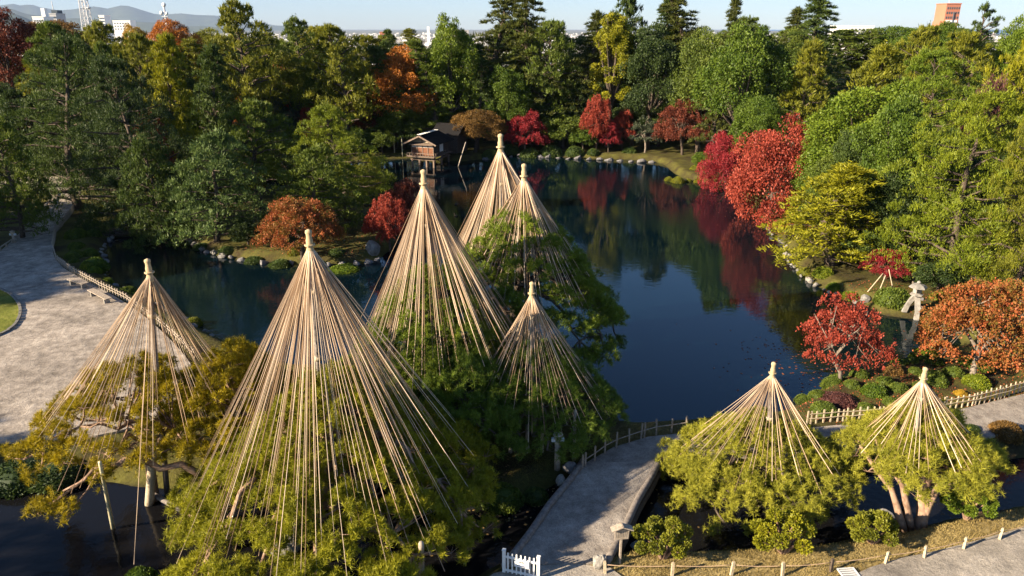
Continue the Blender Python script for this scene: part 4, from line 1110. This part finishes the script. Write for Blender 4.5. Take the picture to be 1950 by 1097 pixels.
rock(710, 486, 30, 36, 'g', 'upright grey boulder at the right end of the island', z=.3, name='boulder', cat='boulder')
rock(755, 432, 22, 22, 'p', 'pale rock under the bright red maple of the island', z=.4)
rock(1800, 676, 24, 30, 'p', 'upright pale rock in front of the large rusty maple', z=.4)
rock(1068, 924, 22, 20, 'p', 'pale rock at the far left corner of the bridge', z=.3)
rock(1085, 905, 30, 26, 'd', 'dark rock beside the far left corner of the bridge', z=.5)
rock(1215, 1048, 30, 14, 'g', 'flat grey rock at the stream edge by the olive cushion bush', z=.3)
rock(1650, 576, 20, 18, 'g', 'squarish pale stone at the water left of the stone lantern', z=.2)
rock(1757, 598, 22, 18, 'p', 'cut stone block at the water right of the stone lantern', z=.15)
rock(1755, 582, 26, 16, 'd', 'flat dark rock behind the cut block by the stone lantern', z=.3)
rock(540, 1075, 70, 56, 'g', 'big grey boulder under the branches of the huge front pine', z=.3, name='boulder', cat='boulder')
rock(1690, 992, 30, 20, 'd', 'dark rock among the forked pine trunks', z=.4)
GS = 'stones edging the right bank of the pond'
ed = resample([at(x, y, .1) for x, y in ((1452, 424), (1494, 470), (1500, 492), (1524, 523), (1560, 549), (1600, 565), (1640, 579))], .75)
rs = random.Random(9)
for p in ed:
    o = link('edging_stone', RK['p' if rs.random() < .25 else 'g'][rs.randrange(3)], None, p + Vector((rs.uniform(-.15, .2), rs.uniform(-.1, .2), rs.uniform(-.05, .12)))); s = rs.uniform(.14, .32)
    o.scale = (s, s * .8, s * .75); o.rotation_euler = (0, 0, rs.uniform(0, 6)); tag(o, 'pale stone in the row edging the right bank of the pond', 'stone', GS)
GS2 = 'stones edging the far shore'
ed = resample([at(x, y, .1) for x, y in ((925, 303), (985, 296), (1090, 302), (1150, 304))] + [at(1262, 310, .1)], 1.5)
for p in ed:
    o = link('edging_stone', RK['d'][rs.randrange(3)], None, p + Vector((0, rs.uniform(-.1, .5), rs.uniform(-.1, .1)))); s = rs.uniform(.3, .65)
    o.scale = (s * 1.3, s * .8, s * .6); o.rotation_euler = (0, 0, rs.uniform(-.5, .5)); tag(o, 'grey stone in the row edging the far shore', 'stone', GS2)
GS3 = 'stones edging the left bank of the pond'
ed = resample([at(x, y, .05) for x, y in ((305, 385), (252, 414), (216, 450), (196, 480), (207, 532), (241, 557), (331, 597), (406, 641))], 1.0)
for p in ed:
    o = link('edging_stone', RK['d' if rs.random() < .6 else 'g'][rs.randrange(3)], None, p + Vector((rs.uniform(-.3, .1), 0, rs.uniform(0, .15)))); s = rs.uniform(.18, .38)
    o.scale = (s, s * .8, s * .7); o.rotation_euler = (0, 0, rs.uniform(0, 6)); tag(o, 'dark stone in the row edging the left bank of the pond', 'stone', GS3)
GS4 = 'stones edging the island'
ed = resample([at(x, y, .05) for x, y in ((352, 455), (396, 482), (440, 493), (500, 502), (560, 503), (620, 507), (690, 503), (728, 491))], 1.1)
for p in ed:
    o = link('edging_stone', RK['d' if rs.random() < .7 else 'g'][rs.randrange(3)], None, p + Vector((0, rs.uniform(0, .3), rs.uniform(-.05, .1)))); s = rs.uniform(.25, .55)
    o.scale = (s, s * .8, s * .6); o.rotation_euler = (0, 0, rs.uniform(0, 6)); tag(o, 'dark stone in the row edging the front of the island', 'stone', GS4)
# kerb stones of the round lawn
lp = [Vector((a, b, LZ)) for a, b in LAWNP]; lp = resample(lp + [lp[0]], .55)
KM = MB(); KM.box((0, 0, 0), (.5, .16, .2)); KMM = KM.mesh('kerb_stone', STONE)
lk = thing('lawn_kerb', 'curved low stone kerb round the lawn at the left picture edge', 'kerb', lp[0])
for i, (a, b) in enumerate(zip(lp[:-1], lp[1:])):
    if a.x < -45: continue
    o = link('kerb_stone', KMM, lk, (a + b) / 2 - lp[0] + Vector((0, 0, .03 + .012 * math.sin(i * 2.3)))); d = b - a; o.rotation_euler = (0, 0, math.atan2(d.y, d.x))

# ------------------------------------------------------------------ small things on the ground
def bench(px0, py0, px1, py1, label):
    a, b = at(px0, py0, LZ + .4), at(px1, py1, LZ + .4); d = b - a; L = d.length; c = (a + b) / 2; c.z = LZ
    r = thing('garden_bench', label, 'bench', c, math.atan2(d.y, d.x))
    for k in (-1, 0, 1):
        mb = MB(); mb.box((0, k * .15, .40), (L, .135, .05)); build('plank', mb, WOOD, r)
    for s in (-1, 1):
        mb = MB(); mb.box((s * L * .36, 0, .18), (.10, .36, .38)); build('leg', mb, STONE_PALE, r)
bench(133, 531, 163, 540, 'backless wooden bench farther up the plaza fence')
bench(172, 551, 207, 569, 'backless wooden bench nearer to the leftmost rope cone')
def low_lamp(px, py, h, label, z=LZ, cap=.22):
    p = at(px, py, z); r = thing('post_lamp', label, 'lamp', p)
    mb = MB(); mb.tube([(0, 0, -.1), (0, 0, h)], [.13, .12], 10); build('post', mb, WOOD, r, True)
    mb = MB(); mb.tube([(0, 0, h * .86), (0, 0, h * .92)], .145, 10); build('band', mb, WOOD_PALE, r, True)
    hd = MB()
    hd.box((0, 0, h + .11), (.24, .24, .2)); hb = build('lamp_head', hd, WOOD_PALE, r)
    for s in (-1, 1):
        mb = MB(); mb.box((s * .18, 0, h - .02), (.16, .14, .16)); build('spotlight', mb, METAL, hb)
    mb = MB(); mb.lathe([(cap, h + .21), (cap * .9, h + .25), (.03, h + .33)], 8); build('cap', mb, WOOD, r)
low_lamp(1061, 890, 1.35, 'thick wooden lamp post on the moss left of the bridge path')
low_lamp(28, 462, .75, 'short dark lamp post on the grass left of the gravel path')
# drain grate
p = at(1617, 1092, LZ + .03); gr = thing('drain_grate', 'steel drain grate lying between dry grass and gravel at the bottom', 'grate', p, .1)
mb = MB()
for x, y, sx, sy in ((0, .24, .6, .04), (0, -.24, .6, .04), (.28, 0, .04, .44), (-.28, 0, .04, .44)): mb.box((x, y, 0), (sx, sy, .04))
build('frame', mb, GRATE, gr)
mb = MB(); mb.box((0, 0, -.012), (.54, .46, .004)); build('pit_shade', mb, BLACK, gr)  # flat black sheet painted as the shade down in the drain
bm_ = MB(); bm_.box((0, 0, 0), (.52, .05, .03)); bme = bm_.mesh('bar', GRATE)
for i in range(4): link('bar', bme, gr, (0, -.15 + i * .1, .0))
# ducks
DM = MB(); DM.lathe([(.02, -.02), (.12, .02), (.15, .07), (.09, .13), (.02, .15)], 10); DM.v = [(x * 1.7, y, z) for x, y, z in DM.v]; DME = DM.mesh('body', FEATHER, True)
HM = MB(); HM.tube([(.18, 0, .09), (.24, 0, .18), (.25, 0, .23)], [.05, .035, .03], 6); HM.lathe([(.02, -.05), (.055, -.02), (.055, .02), (.02, .055)], 8, (.27, 0, .25)); HM.box((.35, 0, .24), (.08, .04, .02)); HME = HM.mesh('head', FEATHER, True)
TM = MB(); TM.add([(-.22, -.05, .08), (-.22, .05, .08), (-.36, 0, .14), (-.22, 0, .12)], [(0, 2, 1), (0, 3, 2), (1, 2, 3), (0, 1, 3)]); TME = TM.mesh('tail', FEATHER)
for px, py, rz, lb in ((868, 390, 1.2, 'farther dark duck swimming between the tall rope cones'), (868, 412, 2.2, 'nearer dark duck swimming between the tall rope cones')):
    d = thing('duck', lb, 'duck', at(px, py, -.02), rz); link('body', DME, d); link('head', HME, d); link('tail', TME, d)

# two-legged stone lantern at the water
lb_ = at(1737, 606, 0)
L_ = thing('stone_lantern', 'pale two-legged stone lantern standing with one leg in the pond', 'stone lantern', (lb_.x, lb_.y, 0), -.25)
def leg(pts, w_):
    mb = MB(); k = len(pts)
    for i, (x, y, z) in enumerate(pts):
        a = w_ * (1.0 + .15 * abs(i - 1)); mb.v += [(x - a, y - a * .8, z), (x + a, y - a * .8, z), (x + a, y + a * .8, z), (x - a, y + a * .8, z)]
    for i in range(k - 1):
        for j in range(4): mb.f.append((i * 4 + j, i * 4 + (j + 1) % 4, i * 4 + 4 + (j + 1) % 4, i * 4 + 4 + j))
    mb.f += [(3, 2, 1, 0), tuple(range(k * 4 - 4, k * 4))]
    return mb
build('leg', leg([(.18, -.25, -.5), (.17, -.22, .5), (.10, -.1, 1.2), (.02, 0, 1.55)], .13), STONE_PALE, L_)
build('leg', leg([(-.48, .30, .30), (-.38, .22, .8), (-.2, .10, 1.3), (-.05, .02, 1.56)], .13), STONE_PALE, L_)
mb = MB(); mb.lathe([(.20, 1.55), (.40, 1.62), (.42, 1.70), (.26, 1.74)], 6); build('platform', mb, STONE_PALE, L_)
mb = MB(); mb.lathe([(.22, 1.74), (.27, 1.78), (.27, 2.08), (.22, 2.12)], 6); fb = build('fire_box', mb, STONE_PALE, L_)
mb = MB(); mb.box((0, -.25, 1.93), (.2, .06, .2)); build('opening_shade', mb, BLACK, fb)  # solid black block, the shade inside the fire box painted on
mb = MB(); mb.lathe([(.25, 2.12), (.56, 2.14), (.54, 2.21), (.40, 2.33), (.15, 2.42)], 6); build('roof', mb, STONE, L_)
mb = MB(); mb.lathe([(.10, 2.42), (.13, 2.47), (.12, 2.53), (.02, 2.60)], 8); build('finial', mb, STONE_PALE, L_, True)

# ------------------------------------------------------------------ teahouse on stilts
tp_ = at(806, 318, 0)
H_ = thing('teahouse', 'small wooden teahouse on stilts over the far water with dark gabled roof', 'teahouse', (tp_.x, tp_.y, 0), R_(-20))
W2 = 1.62
sm = MB(); sm.box((0, 0, .1), (.2, .2, 1.7)); sme = sm.mesh('stilt', TEA_WOOD)
for y in (0, 2.4, 4.8):
    for x in (-W2, -.55, .55, W2): link('stilt', sme, H_, (x, y, 0))
for y in (0, 4.8):
    mb = MB(); mb.box((0, y, 1.02), (W2 * 2 + .5, .16, .2)); build('beam', mb, TEA_WOOD, H_)
for x in (-W2, W2):
    mb = MB(); mb.box((x, 2.4, .99), (.16, 5.1, .16)); build('beam', mb, TEA_WOOD, H_)
for x in (-.82, .82):
    mb = MB(); mb.box((x, -.02, 1.28), (1.56, .05, .26)); build('base_panel', mb, WOOD_PALE, H_)
mb = MB(); mb.box((0, 2.2, 1.46), (W2 * 2 + .9, 6.0, .09)); build('deck', mb, TEA_WOOD, H_)
for z in (1.58, 1.95):
    mb = MB(); mb.box((0, -.72, z), (W2 * 2 + .9, .07, .07)); build('railing', mb, TEA_WOOD, H_)
mb = MB(); mb.box((W2 + .40, 1.2, 1.95), (.07, 3.8, .07)); build('railing', mb, TEA_WOOD, H_)
bl = MB(); bl.box((0, 0, 1.74), (.06, .05, .46)); ble = bl.mesh('baluster', TEA_WOOD)
for i in range(11): link('baluster', ble, H_, (-W2 - .4 + i * (W2 * 2 + .8) / 10, -.72, 0))
for i in range(1, 7): link('baluster', ble, H_, (W2 + .40, -.72 + i * .62, 0))
pn = MB(); pn.box((0, 0, 2.08), (.72, .05, 1.14)); pne = pn.mesh('panel', WOOD_RED)
ps_ = MB(); ps_.box((0, -.01, 2.81), (.70, .05, .30)); pse = ps_.mesh('screen', PAPER)
for i in range(4):
    x = -W2 + .405 + i * .81
    link('panel', pne, H_, (x, .02, 0)); link('screen', pse, H_, (x, .02, 0))
po = MB(); po.box((0, 0, 2.3), (.10, .12, 1.62)); poe = po.mesh('wall_post', TEA_WOOD)
for i in range(5): link('wall_post', poe, H_, (-W2 + i * .81, 0, 0))
for x in (-W2, W2):
    mb = MB(); mb.box((x, 1.0, 2.3), (.06, 1.86, 1.58)); build('side_wall', mb, WOOD_DARK, H_)
    mb = MB(); mb.box((x, 3.9, 2.3), (.06, 1.6, 1.58)); build('side_wall', mb, WOOD_DARK, H_)
    mb = MB(); mb.box((x, 2.52, 2.45), (.04, 1.1, 1.2)); build('screen', mb, PAPER, H_)
mb = MB(); mb.box((0, 4.75, 2.3), (W2 * 2 - .1, .06, 1.58)); build('back_wall', mb, WOOD_DARK, H_)
sh = MB(); sh.box((0, 0, 0), (.26, .62, .035), M=Matrix.Rotation(R_(22), 4, 'X')); she = sh.mesh('shingle', TEA_WOOD)
for i in range(13): link('shingle', she, H_, (-W2 - .05 + i * .275, -.28, 3.13 + .006 * (i % 2)))
mb = MB(); mb.add([(-W2 - .3, -.05, 3.25), (W2 + .3, -.05, 3.25), (0, -.05, 4.18), (-W2 - .3, .03, 3.25), (W2 + .3, .03, 3.25), (0, .03, 4.18)], [(0, 1, 2), (5, 4, 3), (0, 3, 4, 1), (1, 4, 5, 2), (2, 5, 3, 0)])
gb_ = build('gable', mb, WOOD_PALE, H_)
mb = MB(); mb.box((0, -.08, 3.7), (.09, .05, .9)); mb.box((0, -.08, 3.30), (W2 * 2 + .4, .05, .08)); build('gable_strut', mb, WOOD_DARK, gb_)
sl = math.atan2(1.15, W2 + .85)
for s in (-1, 1):
    Lr = math.hypot(1.15, W2 + .85); mb = MB(); M = Matrix.Rotation(s * sl, 4, 'Y')
    mb.box((s * (W2 + .85) / 2, 2.05, 4.32 - 1.15 / 2), (Lr, 6.0, .09), M=M)
    for k in range(9):
        f = (k + .5) / 9; mb.box((s * (W2 + .85) * f, 2.05, 4.385 - 1.15 * f), (.05, 5.96, .04), M=M)
    build('roof_slope', mb, ROOF, H_)
    mb = MB(); mb.box((s * (W2 + .85) / 2, -.99, 4.28 - 1.15 / 2), (Lr + .05, .08, .2), M=M); build('bargeboard', mb, TEA_WOOD, H_)
mb = MB(); mb.box((0, 2.05, 4.40), (.26, 6.0, .12)); build('ridge', mb, ROOF, H_)
rt = MB(); rt.box((0, 0, 0), (.62, .22, .05)); rte = rt.mesh('ridge_tile', PAPER)
for i in range(9): link('ridge_tile', rte, H_, (0, -.75 + i * .65, 4.49))
# the house part behind, higher up the bank
mb = MB(); mb.box((.6, 8.2, 2.3), (3.4, 3.6, 2.6)); build('rear_wall', mb, WOOD_DARK, H_)
for s in (-1, 1):
    M = Matrix.Rotation(s * .5, 4, 'X'); mb = MB(); mb.box((.6, 8.2 - s * 1.2, 4.27), (4.4, 2.75, .12), M=M); build('rear_roof_slope', mb, ROOF, H_)
mb = MB(); mb.box((.6, 8.2, 4.92), (4.5, .3, .16)); build('rear_ridge', mb, ROOF, H_)
hp = on(872, 247, 118)
hu = thing('garden_hut', 'small brown roofed hut half hidden behind the teahouse', 'hut', (hp.x, hp.y, zground(hp.x, hp.y)), R_(-28))
hz = on(872, 232, 118).z - hu.location.z
mb = MB(); mb.box((0, 0, (hz - .8) / 2), (2.8, 3.6, hz - .8)); build('wall', mb, WOOD_DARK, hu)
for s in (-1, 1):
    M = Matrix.Rotation(s * .5, 4, 'Y'); mb = MB(); mb.box((s * .95, 0, hz - .35), (2.3, 4.8, .1), M=M); build('roof_slope', mb, WOOD_RED, hu)
mb = MB(); mb.box((0, 0, hz + .22), (.24, 4.9, .16)); build('ridge', mb, WOOD_PALE, hu)

# ------------------------------------------------------------------ far town, masts, hills, haze
def concrete(name, c): return simple(name, tuple(v * .85 for v in c), c, .05, .8)
CWHITE = concrete('white_render', (.80, .79, .77)); CBRICK = concrete('brick_render', (.42, .16, .10)); CGREY = concrete('grey_render', (.42, .42, .43)); CDARK = concrete('window_glass', (.06, .08, .10))
def block(label, px0, px1, top, D, mat, floors, name='office_block', deep=18, step=None, band=False):
    xa, xb = (px0 - CX) / F * depth(D, 10), (px1 - CX) / F * depth(D, 10); zt = on((px0 + px1) / 2, top, D).z; c = (xa + xb) / 2
    r = thing(name, label, 'building', (c, D + deep / 2, -50.5), R_(4)); Hh = zt + 50.5; W_ = xb - xa
    mb = MB(); mb.box((0, 0, Hh / 2), (W_, deep, Hh)); build('wall', mb, mat, r)
    mb = MB(); mb.box((0, 0, Hh + .4), (W_ + .6, deep + .6, .8)); build('parapet', mb, mat, r)
    wm_ = MB(); wm_.box((0, 0, 0), (W_ / 7 * .55, .2, 1.6)); wme = wm_.mesh('window', CDARK)
    for fl in range(floors):
        for k in range(6): link('window', wme, r, (-W_ / 2 + W_ * (k + .75) / 6.5, -deep / 2 - .08, Hh - 3 - fl * 3.6))
    return r, W_, Hh, deep
r, W_, Hh, dp = block('white office block with a stair tower on the left horizon', 68, 88, 33, 720, CWHITE, 5)
mb = MB(); mb.box((2.2, 0, Hh + 4), (3.2, 5, 8)); build('stair_tower', mb, CWHITE, r)
r, W_, Hh, dp = block('pale grey block with a dark roof storey right of the white office block', 101, 113, 27, 760, CGREY, 9)
mb = MB(); mb.box((0, 0, Hh + 2.3), (W_ * .9, 10, 3)); build('roof_storey', mb, CDARK, r); mb = MB(); mb.tube([(-3, 0, Hh), (-3, 0, Hh + 12)], .35, 6); build('antenna', mb, METAL, r)
block('white cube on the left horizon right of the lattice tower', 193, 203, 30, 980, CWHITE, 3)
block('long low white block on the left horizon left of the dish mast', 218, 250, 40, 1050, CWHITE, 3)
block('long white hall on the right horizon', 1612, 1660, 50, 780, CWHITE, 2, deep=40)
block('small white house row left of the brick tower', 1762, 1784, 60, 760, CWHITE, 3)
block('brown flats far beyond the trees above the orange tree', 722, 732, 62, 900, CBRICK, 4)
r, W_, Hh, dp = block('tall red brick tower block on the right horizon', 1790, 1818, 8, 640, CBRICK, 16, 'tower_block', 14)
mb = MB(); mb.box((-W_ / 2 - 1.0, 0, (Hh - 13) / 2), (2.2, 10, Hh - 13)); build('side_wing', mb, CBRICK, r)
mb = MB(); mb.box((0, -dp / 2 - .15, Hh - 13), (W_ * .8, .3, 1.8)); build('white_band', mb, CWHITE, r)
mb = MB(); mb.tube([(0, 0, Hh), (0, 0, Hh + 7)], .25, 6); build('antenna', mb, METAL, r)
mb = MB(); mb.tube([(1.0, -dp / 2 - .5, 0), (1.0, -dp / 2 - .5, Hh - 6)], .4, 6); build('drain_pipe', mb, CDARK, r)
# lattice tower
lx = on(166, 45, 500); lt = thing('lattice_tower', 'pale steel lattice tower on the left horizon leaving the picture at the top', 'tower', (lx.x, 500, -50))
def lw(z): return 9.0 * (1 - z / 118) + 1.0
for sx in (-1, 1):
    for sy in (-1, 1):
        mb = MB(); mb.tube([(sx * lw(z) / 2, sy * lw(z) / 2, z) for z in range(0, 106, 15)], .32, 5); build('leg', mb, METAL, lt)
mb = MB(); bz = list(np.arange(0, 104, 4.2))
for a, b in zip(bz[:-1], bz[1:]):
    for (x0, y0, x1, y1) in ((-1, -1, 1, -1), (1, -1, 1, 1), (1, 1, -1, 1), (-1, 1, -1, -1)):
        mb.tube([(x0 * lw(a) / 2, y0 * lw(a) / 2, a), (x1 * lw(b) / 2, y1 * lw(b) / 2, b)], .14, 4, False); mb.tube([(x1 * lw(a) / 2, y1 * lw(a) / 2, a), (x0 * lw(b) / 2, y0 * lw(b) / 2, b)], .14, 4, False)
        mb.tube([(x0 * lw(b) / 2, y0 * lw(b) / 2, b), (x1 * lw(b) / 2, y1 * lw(b) / 2, b)], .16, 4, False)
build('bracing', mb, METAL, lt)
mb = MB(); mb.lathe([(.2, 0), (1.3, .5), (1.5, 1.2), (1.4, 1.25)], 10, (3.4, -1, 79)); mb.box((2.6, -1, 79), (2.0, .2, .2)); build('dish', mb, METAL, lt, True)
mx = on(319, 60, 450); ms = thing('dish_mast', 'slim pale mast with dish aerials on the left horizon', 'mast', (mx.x, 450, -50)); mt = on(319, 5, 450).z + 50
mb = MB(); mb.tube([(0, 0, 0), (0, 0, mt)], [1.0, .55], 10); build('pole', mb, METAL, ms, True)
for dz, dx, r in ((1.2, .4, 1.2), (5.5, -1.6, 1.1), (5.8, 1.3, .9), (11.5, .8, 1.3)):
    mb = MB(); mb.tube([(dx, -.9, mt - dz), (dx, -.3, mt - dz), (dx, .3, mt - dz)], [r, r * .95, .3], 12); build('dish', mb, METAL, ms, True)
mb = MB(); mb.box((0, 0, mt - 7.5), (3.4, 2.0, .3)); build('platform', mb, METAL, ms)

# the town on the plain, beyond counting
m, t, p_ = nodes_of('town_wall')
a_ = t.nodes.new('ShaderNodeAttribute'); a_.attribute_name = 'var'
rp = ramp(t, a_.outputs['Fac'], [(0, (.16, .15, .15)), (.35, (.33, .31, .30)), (.6, (.58, .57, .55)), (1, (.80, .79, .77))]); t.links.new(rp.outputs[0], p_.inputs['Base Color'])
TOWN = m
rng = np.random.default_rng(77); n = 7000
Dd = np.exp(rng.uniform(math.log(900), math.log(9000), n)); ang = rng.uniform(-.72, .72, n); tx_, ty_ = Dd * np.tan(ang), Dd
sz = rng.uniform(7, 22, n); hh = rng.gamma(2.0, 3.2, n) + 4; hh[(rng.random(n) < .03) & (Dd > 2500)] *= 2.2
keep = (ty_ > 600) & ~((tx_ > .62 * ty_) & (ty_ > 5200)); tx_, ty_, sz, hh = tx_[keep], ty_[keep], sz[keep], hh[keep]; n = len(sz)
cx = np.array([-1, 1, 1, -1, -1, 1, 1, -1]) / 2; cyy = np.array([-1, -1, 1, 1, -1, -1, 1, 1]) / 2; cz = np.array([0, 0, 0, 0, 1, 1, 1, 1])
V8 = np.stack([tx_[:, None] + cx * sz[:, None], ty_[:, None] + cyy * sz[:, None] * rng.uniform(.6, 1.3, (n, 1)), -50.3 + cz * hh[:, None]], -1)
FQ = np.array([(0, 1, 5, 4), (1, 2, 6, 5), (2, 3, 7, 6), (3, 0, 4, 7), (4, 5, 6, 7)])
town = link('town', np_mesh('town', V8[:, FQ].reshape(-1, 3), 4, TOWN, np.repeat(rng.random(n), 5)))
tag(town, kind='stuff'); town['label'] = 'hazy far town spread over the plain to the horizon'
# sea and hills
SEA = simple('sea_water', (.03, .08, .16), (.04, .10, .19), .001, .35)
mb = MB(); mb.add([(5200, 8200, -49.2), (27500, 8200, -49.2), (27500, 27500, -49.2), (6800, 27500, -49.2)], [(0, 1, 2, 3)]); tag(build('sea', mb, SEA), kind='structure')
HILL = simple('hill_forest', (.045, .06, .03), (.08, .095, .045), .004, .95)
def hills(name, D, prof, thick):
    """a ridge with depth: prof = [(px, top_px_y)]"""
    mb = MB(); rows = []; rng = np.random.default_rng(int(D)); xs_ = np.linspace(prof[0][0], prof[-1][0], 90)
    ys_ = np.interp(xs_, [a for a, _ in prof], [b for _, b in prof])
    jit = np.convolve(rng.normal(0, 1.3, 90), [.25, .5, .25], 'same')
    for f, g in ((-.5, 0), (-.22, .5), (0, 1), (.3, .55), (.6, 0)):
        row = []
        for i in range(90):
            q = on(xs_[i], ys_[i] + jit[i], D); z = (q.z + 50) * g
            z += (math.sin(i * .9 + f * 9) * .06 + math.sin(i * .37 + f * 5) * .08) * (q.z + 50) * (g * (1 - g)) * 3
            row.append((q.x * (D + f * thick) / D, D + f * thick, -50.5 + max(0, z)))
        rows.append(row)
    mb.v = [p for r in rows for p in r]
    for j in range(4):
        for i in range(89): mb.f.append((j * 90 + i, j * 90 + i + 1, j * 90 + 91 + i, j * 90 + 90 + i))
    tag(build(name, mb, HILL, None, True), kind='structure')
hills('far_mountains', 21000, [(-500, 20), (-200, 12), (0, 10), (22, 7), (40, 12), (60, 8), (80, 14), (112, 20), (150, 16), (185, 13), (205, 17), (235, 10), (262, 16), (300, 28), (345, 27), (420, 30), (470, 42), (560, 50), (640, 52)], 4000)
hills('middle_mountains', 12500, [(-500, 12), (-150, 8), (0, 12), (25, 18), (60, 28), (95, 33), (170, 36), (260, 41), (330, 47), (420, 52)], 2500)
hills('near_hills', 8000, [(-600, 0), (-200, 10), (-60, 16), (0, 19), (22, 24), (45, 32), (75, 46), (90, 54)], 1800)
m = bpy.data.materials.new('haze'); m.use_nodes = True; t = m.node_tree; t.nodes.clear()
pv = t.nodes.new('ShaderNodeVolumePrincipled'); pv.inputs['Color'].default_value = (.38, .52, .82, 1); pv.inputs['Density'].default_value = 2.6e-5; pv.inputs['Anisotropy'].default_value = .0
ou = t.nodes.new('ShaderNodeOutputMaterial'); t.links.new(pv.outputs[0], ou.inputs['Volume'])
HAZE = m
mb = MB(); mb.box((0, 13000, 420), (62000, 32000, 946)); tag(build('haze', mb, HAZE), kind='stuff')

# ------------------------------------------------------------------ grass on the near bank
def grass(name, poly, n, hmin, hmax, ca, cb, seed):
    rng = np.random.default_rng(seed); P_ = np.asarray(poly); lo, hi = P_.min(0), P_.max(0)
    lo = np.maximum(lo, (-14, 16)); hi = np.minimum(hi, (24, 60))
    x, y = rng.uniform(lo[0], hi[0], n), rng.uniform(lo[1], hi[1], n)
    k = pip(x, y, poly); x, y = x[k], y[k]; sd = signed(x, y); k = sd > .25; x, y, sd = x[k], y[k], sd[k]
    z = height(x, y, sd)
    k = ~(pip(x, y, PATH) ); x, y, z = x[k], y[k], z[k]
    D = norm(rng.normal(0, .5, (len(x), 3)) + np.array([0, 0, .8]))
    V = cards(rng, np.stack([x, y, z - .01], 1), D, rng.uniform(hmin, hmax, len(x)), rng.uniform(.012, .03, len(x)), False)
    o = link(name, np_mesh(name, V, 3, LEAF, .5 * rng.random(len(x)) + .25 + .25 * np.sin(x * 2.1 + np.sin(y * 3))))
    o['leaf_a'], o['leaf_b'] = ca, cb
    return tag(o, kind='stuff')
gb2 = pxpoly([(1150, 1112), (1165, 1062), (1200, 1046), (1350, 1048), (1500, 1042), (1630, 1030), (1765, 1000), (1850, 982), (1960, 960), (2000, 990), (1950, 1010), (1800, 1052), (1680, 1076), (1590, 1112)], LZ)
grass('dry_grass', gb2, 60000, .04, .12, [.17, .12, .035], [.42, .33, .13], 1)
grass('dry_grass', DRY_POLY2, 24000, .04, .11, [.14, .11, .035], [.34, .28, .11], 2)
moss = pxpoly([(860, 960), (880, 880), (960, 840), (1100, 830), (1160, 850), (1112, 886), (1085, 905), (1030, 936), (960, 962)], LZ)
grass('moss', moss, 24000, .02, .06, [.07, .065, .012], [.19, .165, .03], 3)

# ------------------------------------------------------------------ fallen leaves under the maples
def litter(cx, cy, r, n, ca, cb, seed):
    rng = np.random.default_rng(seed); a = rng.uniform(0, 6.283, n); q = r * np.sqrt(rng.random(n))
    x, y = cx + q * np.cos(a), cy + q * np.sin(a); sd = signed(x, y); k = sd > .3; x, y, sd = x[k], y[k], sd[k]; z = height(x, y, sd) + .025
    D = norm(np.stack([rng.normal(size=len(x)), rng.normal(size=len(x)), rng.normal(0, .15, len(x))], 1))
    o = link('fallen_leaves', np_mesh('fallen_leaves', cards(rng, np.stack([x, y, z], 1), D, rng.uniform(.05, .1, len(x)), rng.uniform(.04, .08, len(x))), 4, LEAF, rng.random(len(x))))
    o['leaf_a'], o['leaf_b'] = ca, cb
    tag(o, kind='stuff')
for px, py, r, n, sd_ in ((1610, 735, 4.5, 2600, 1), (1890, 712, 5, 3000, 2), (1690, 560, 3, 900, 3), (590, 470, 6, 1800, 4)):
    q = at(px, py, LZ); litter(q.x, q.y, r, n, [.12, .03, .015], [.42, .12, .05], sd_)
q = at(560, 900, LZ); litter(q.x, q.y, 9, 5000, [.10, .06, .025], [.28, .17, .07], 5)
def floating(px, py, rx, ry, n, ca, cb, seed):
    rng = np.random.default_rng(seed); c = at(px, py, 0)
    x, y = c.x + rng.normal(0, rx, n), c.y + rng.normal(0, ry, n); k = signed(x, y) < -.05; x, y = x[k], y[k]
    D = norm(np.stack([rng.normal(size=len(x)), rng.normal(size=len(x)), np.zeros(len(x))], 1)); s_ = rng.uniform(.05, .09, len(x))
    S = np.stack([-D[:, 1], D[:, 0], D[:, 2]], 1); P = np.stack([x, y, np.full(len(x), .014)], 1)
    V = np.stack([P - D * s_[:, None], P + S * s_[:, None] * .7, P + D * s_[:, None], P - S * s_[:, None] * .7], 1).reshape(-1, 3)
    o = link('floating_leaves', np_mesh('floating_leaves', V, 4, LEAF, rng.random(len(x)))); o['leaf_a'], o['leaf_b'] = ca, cb
    tag(o, kind='stuff')
floating(1600, 690, 3, 2.5, 500, [.15, .04, .02], [.4, .14, .06], 1)
floating(1470, 400, 3, 5, 350, [.2, .03, .02], [.45, .1, .05], 2)
floating(950, 960, 3, 1.2, 260, [.15, .10, .04], [.35, .24, .10], 3)
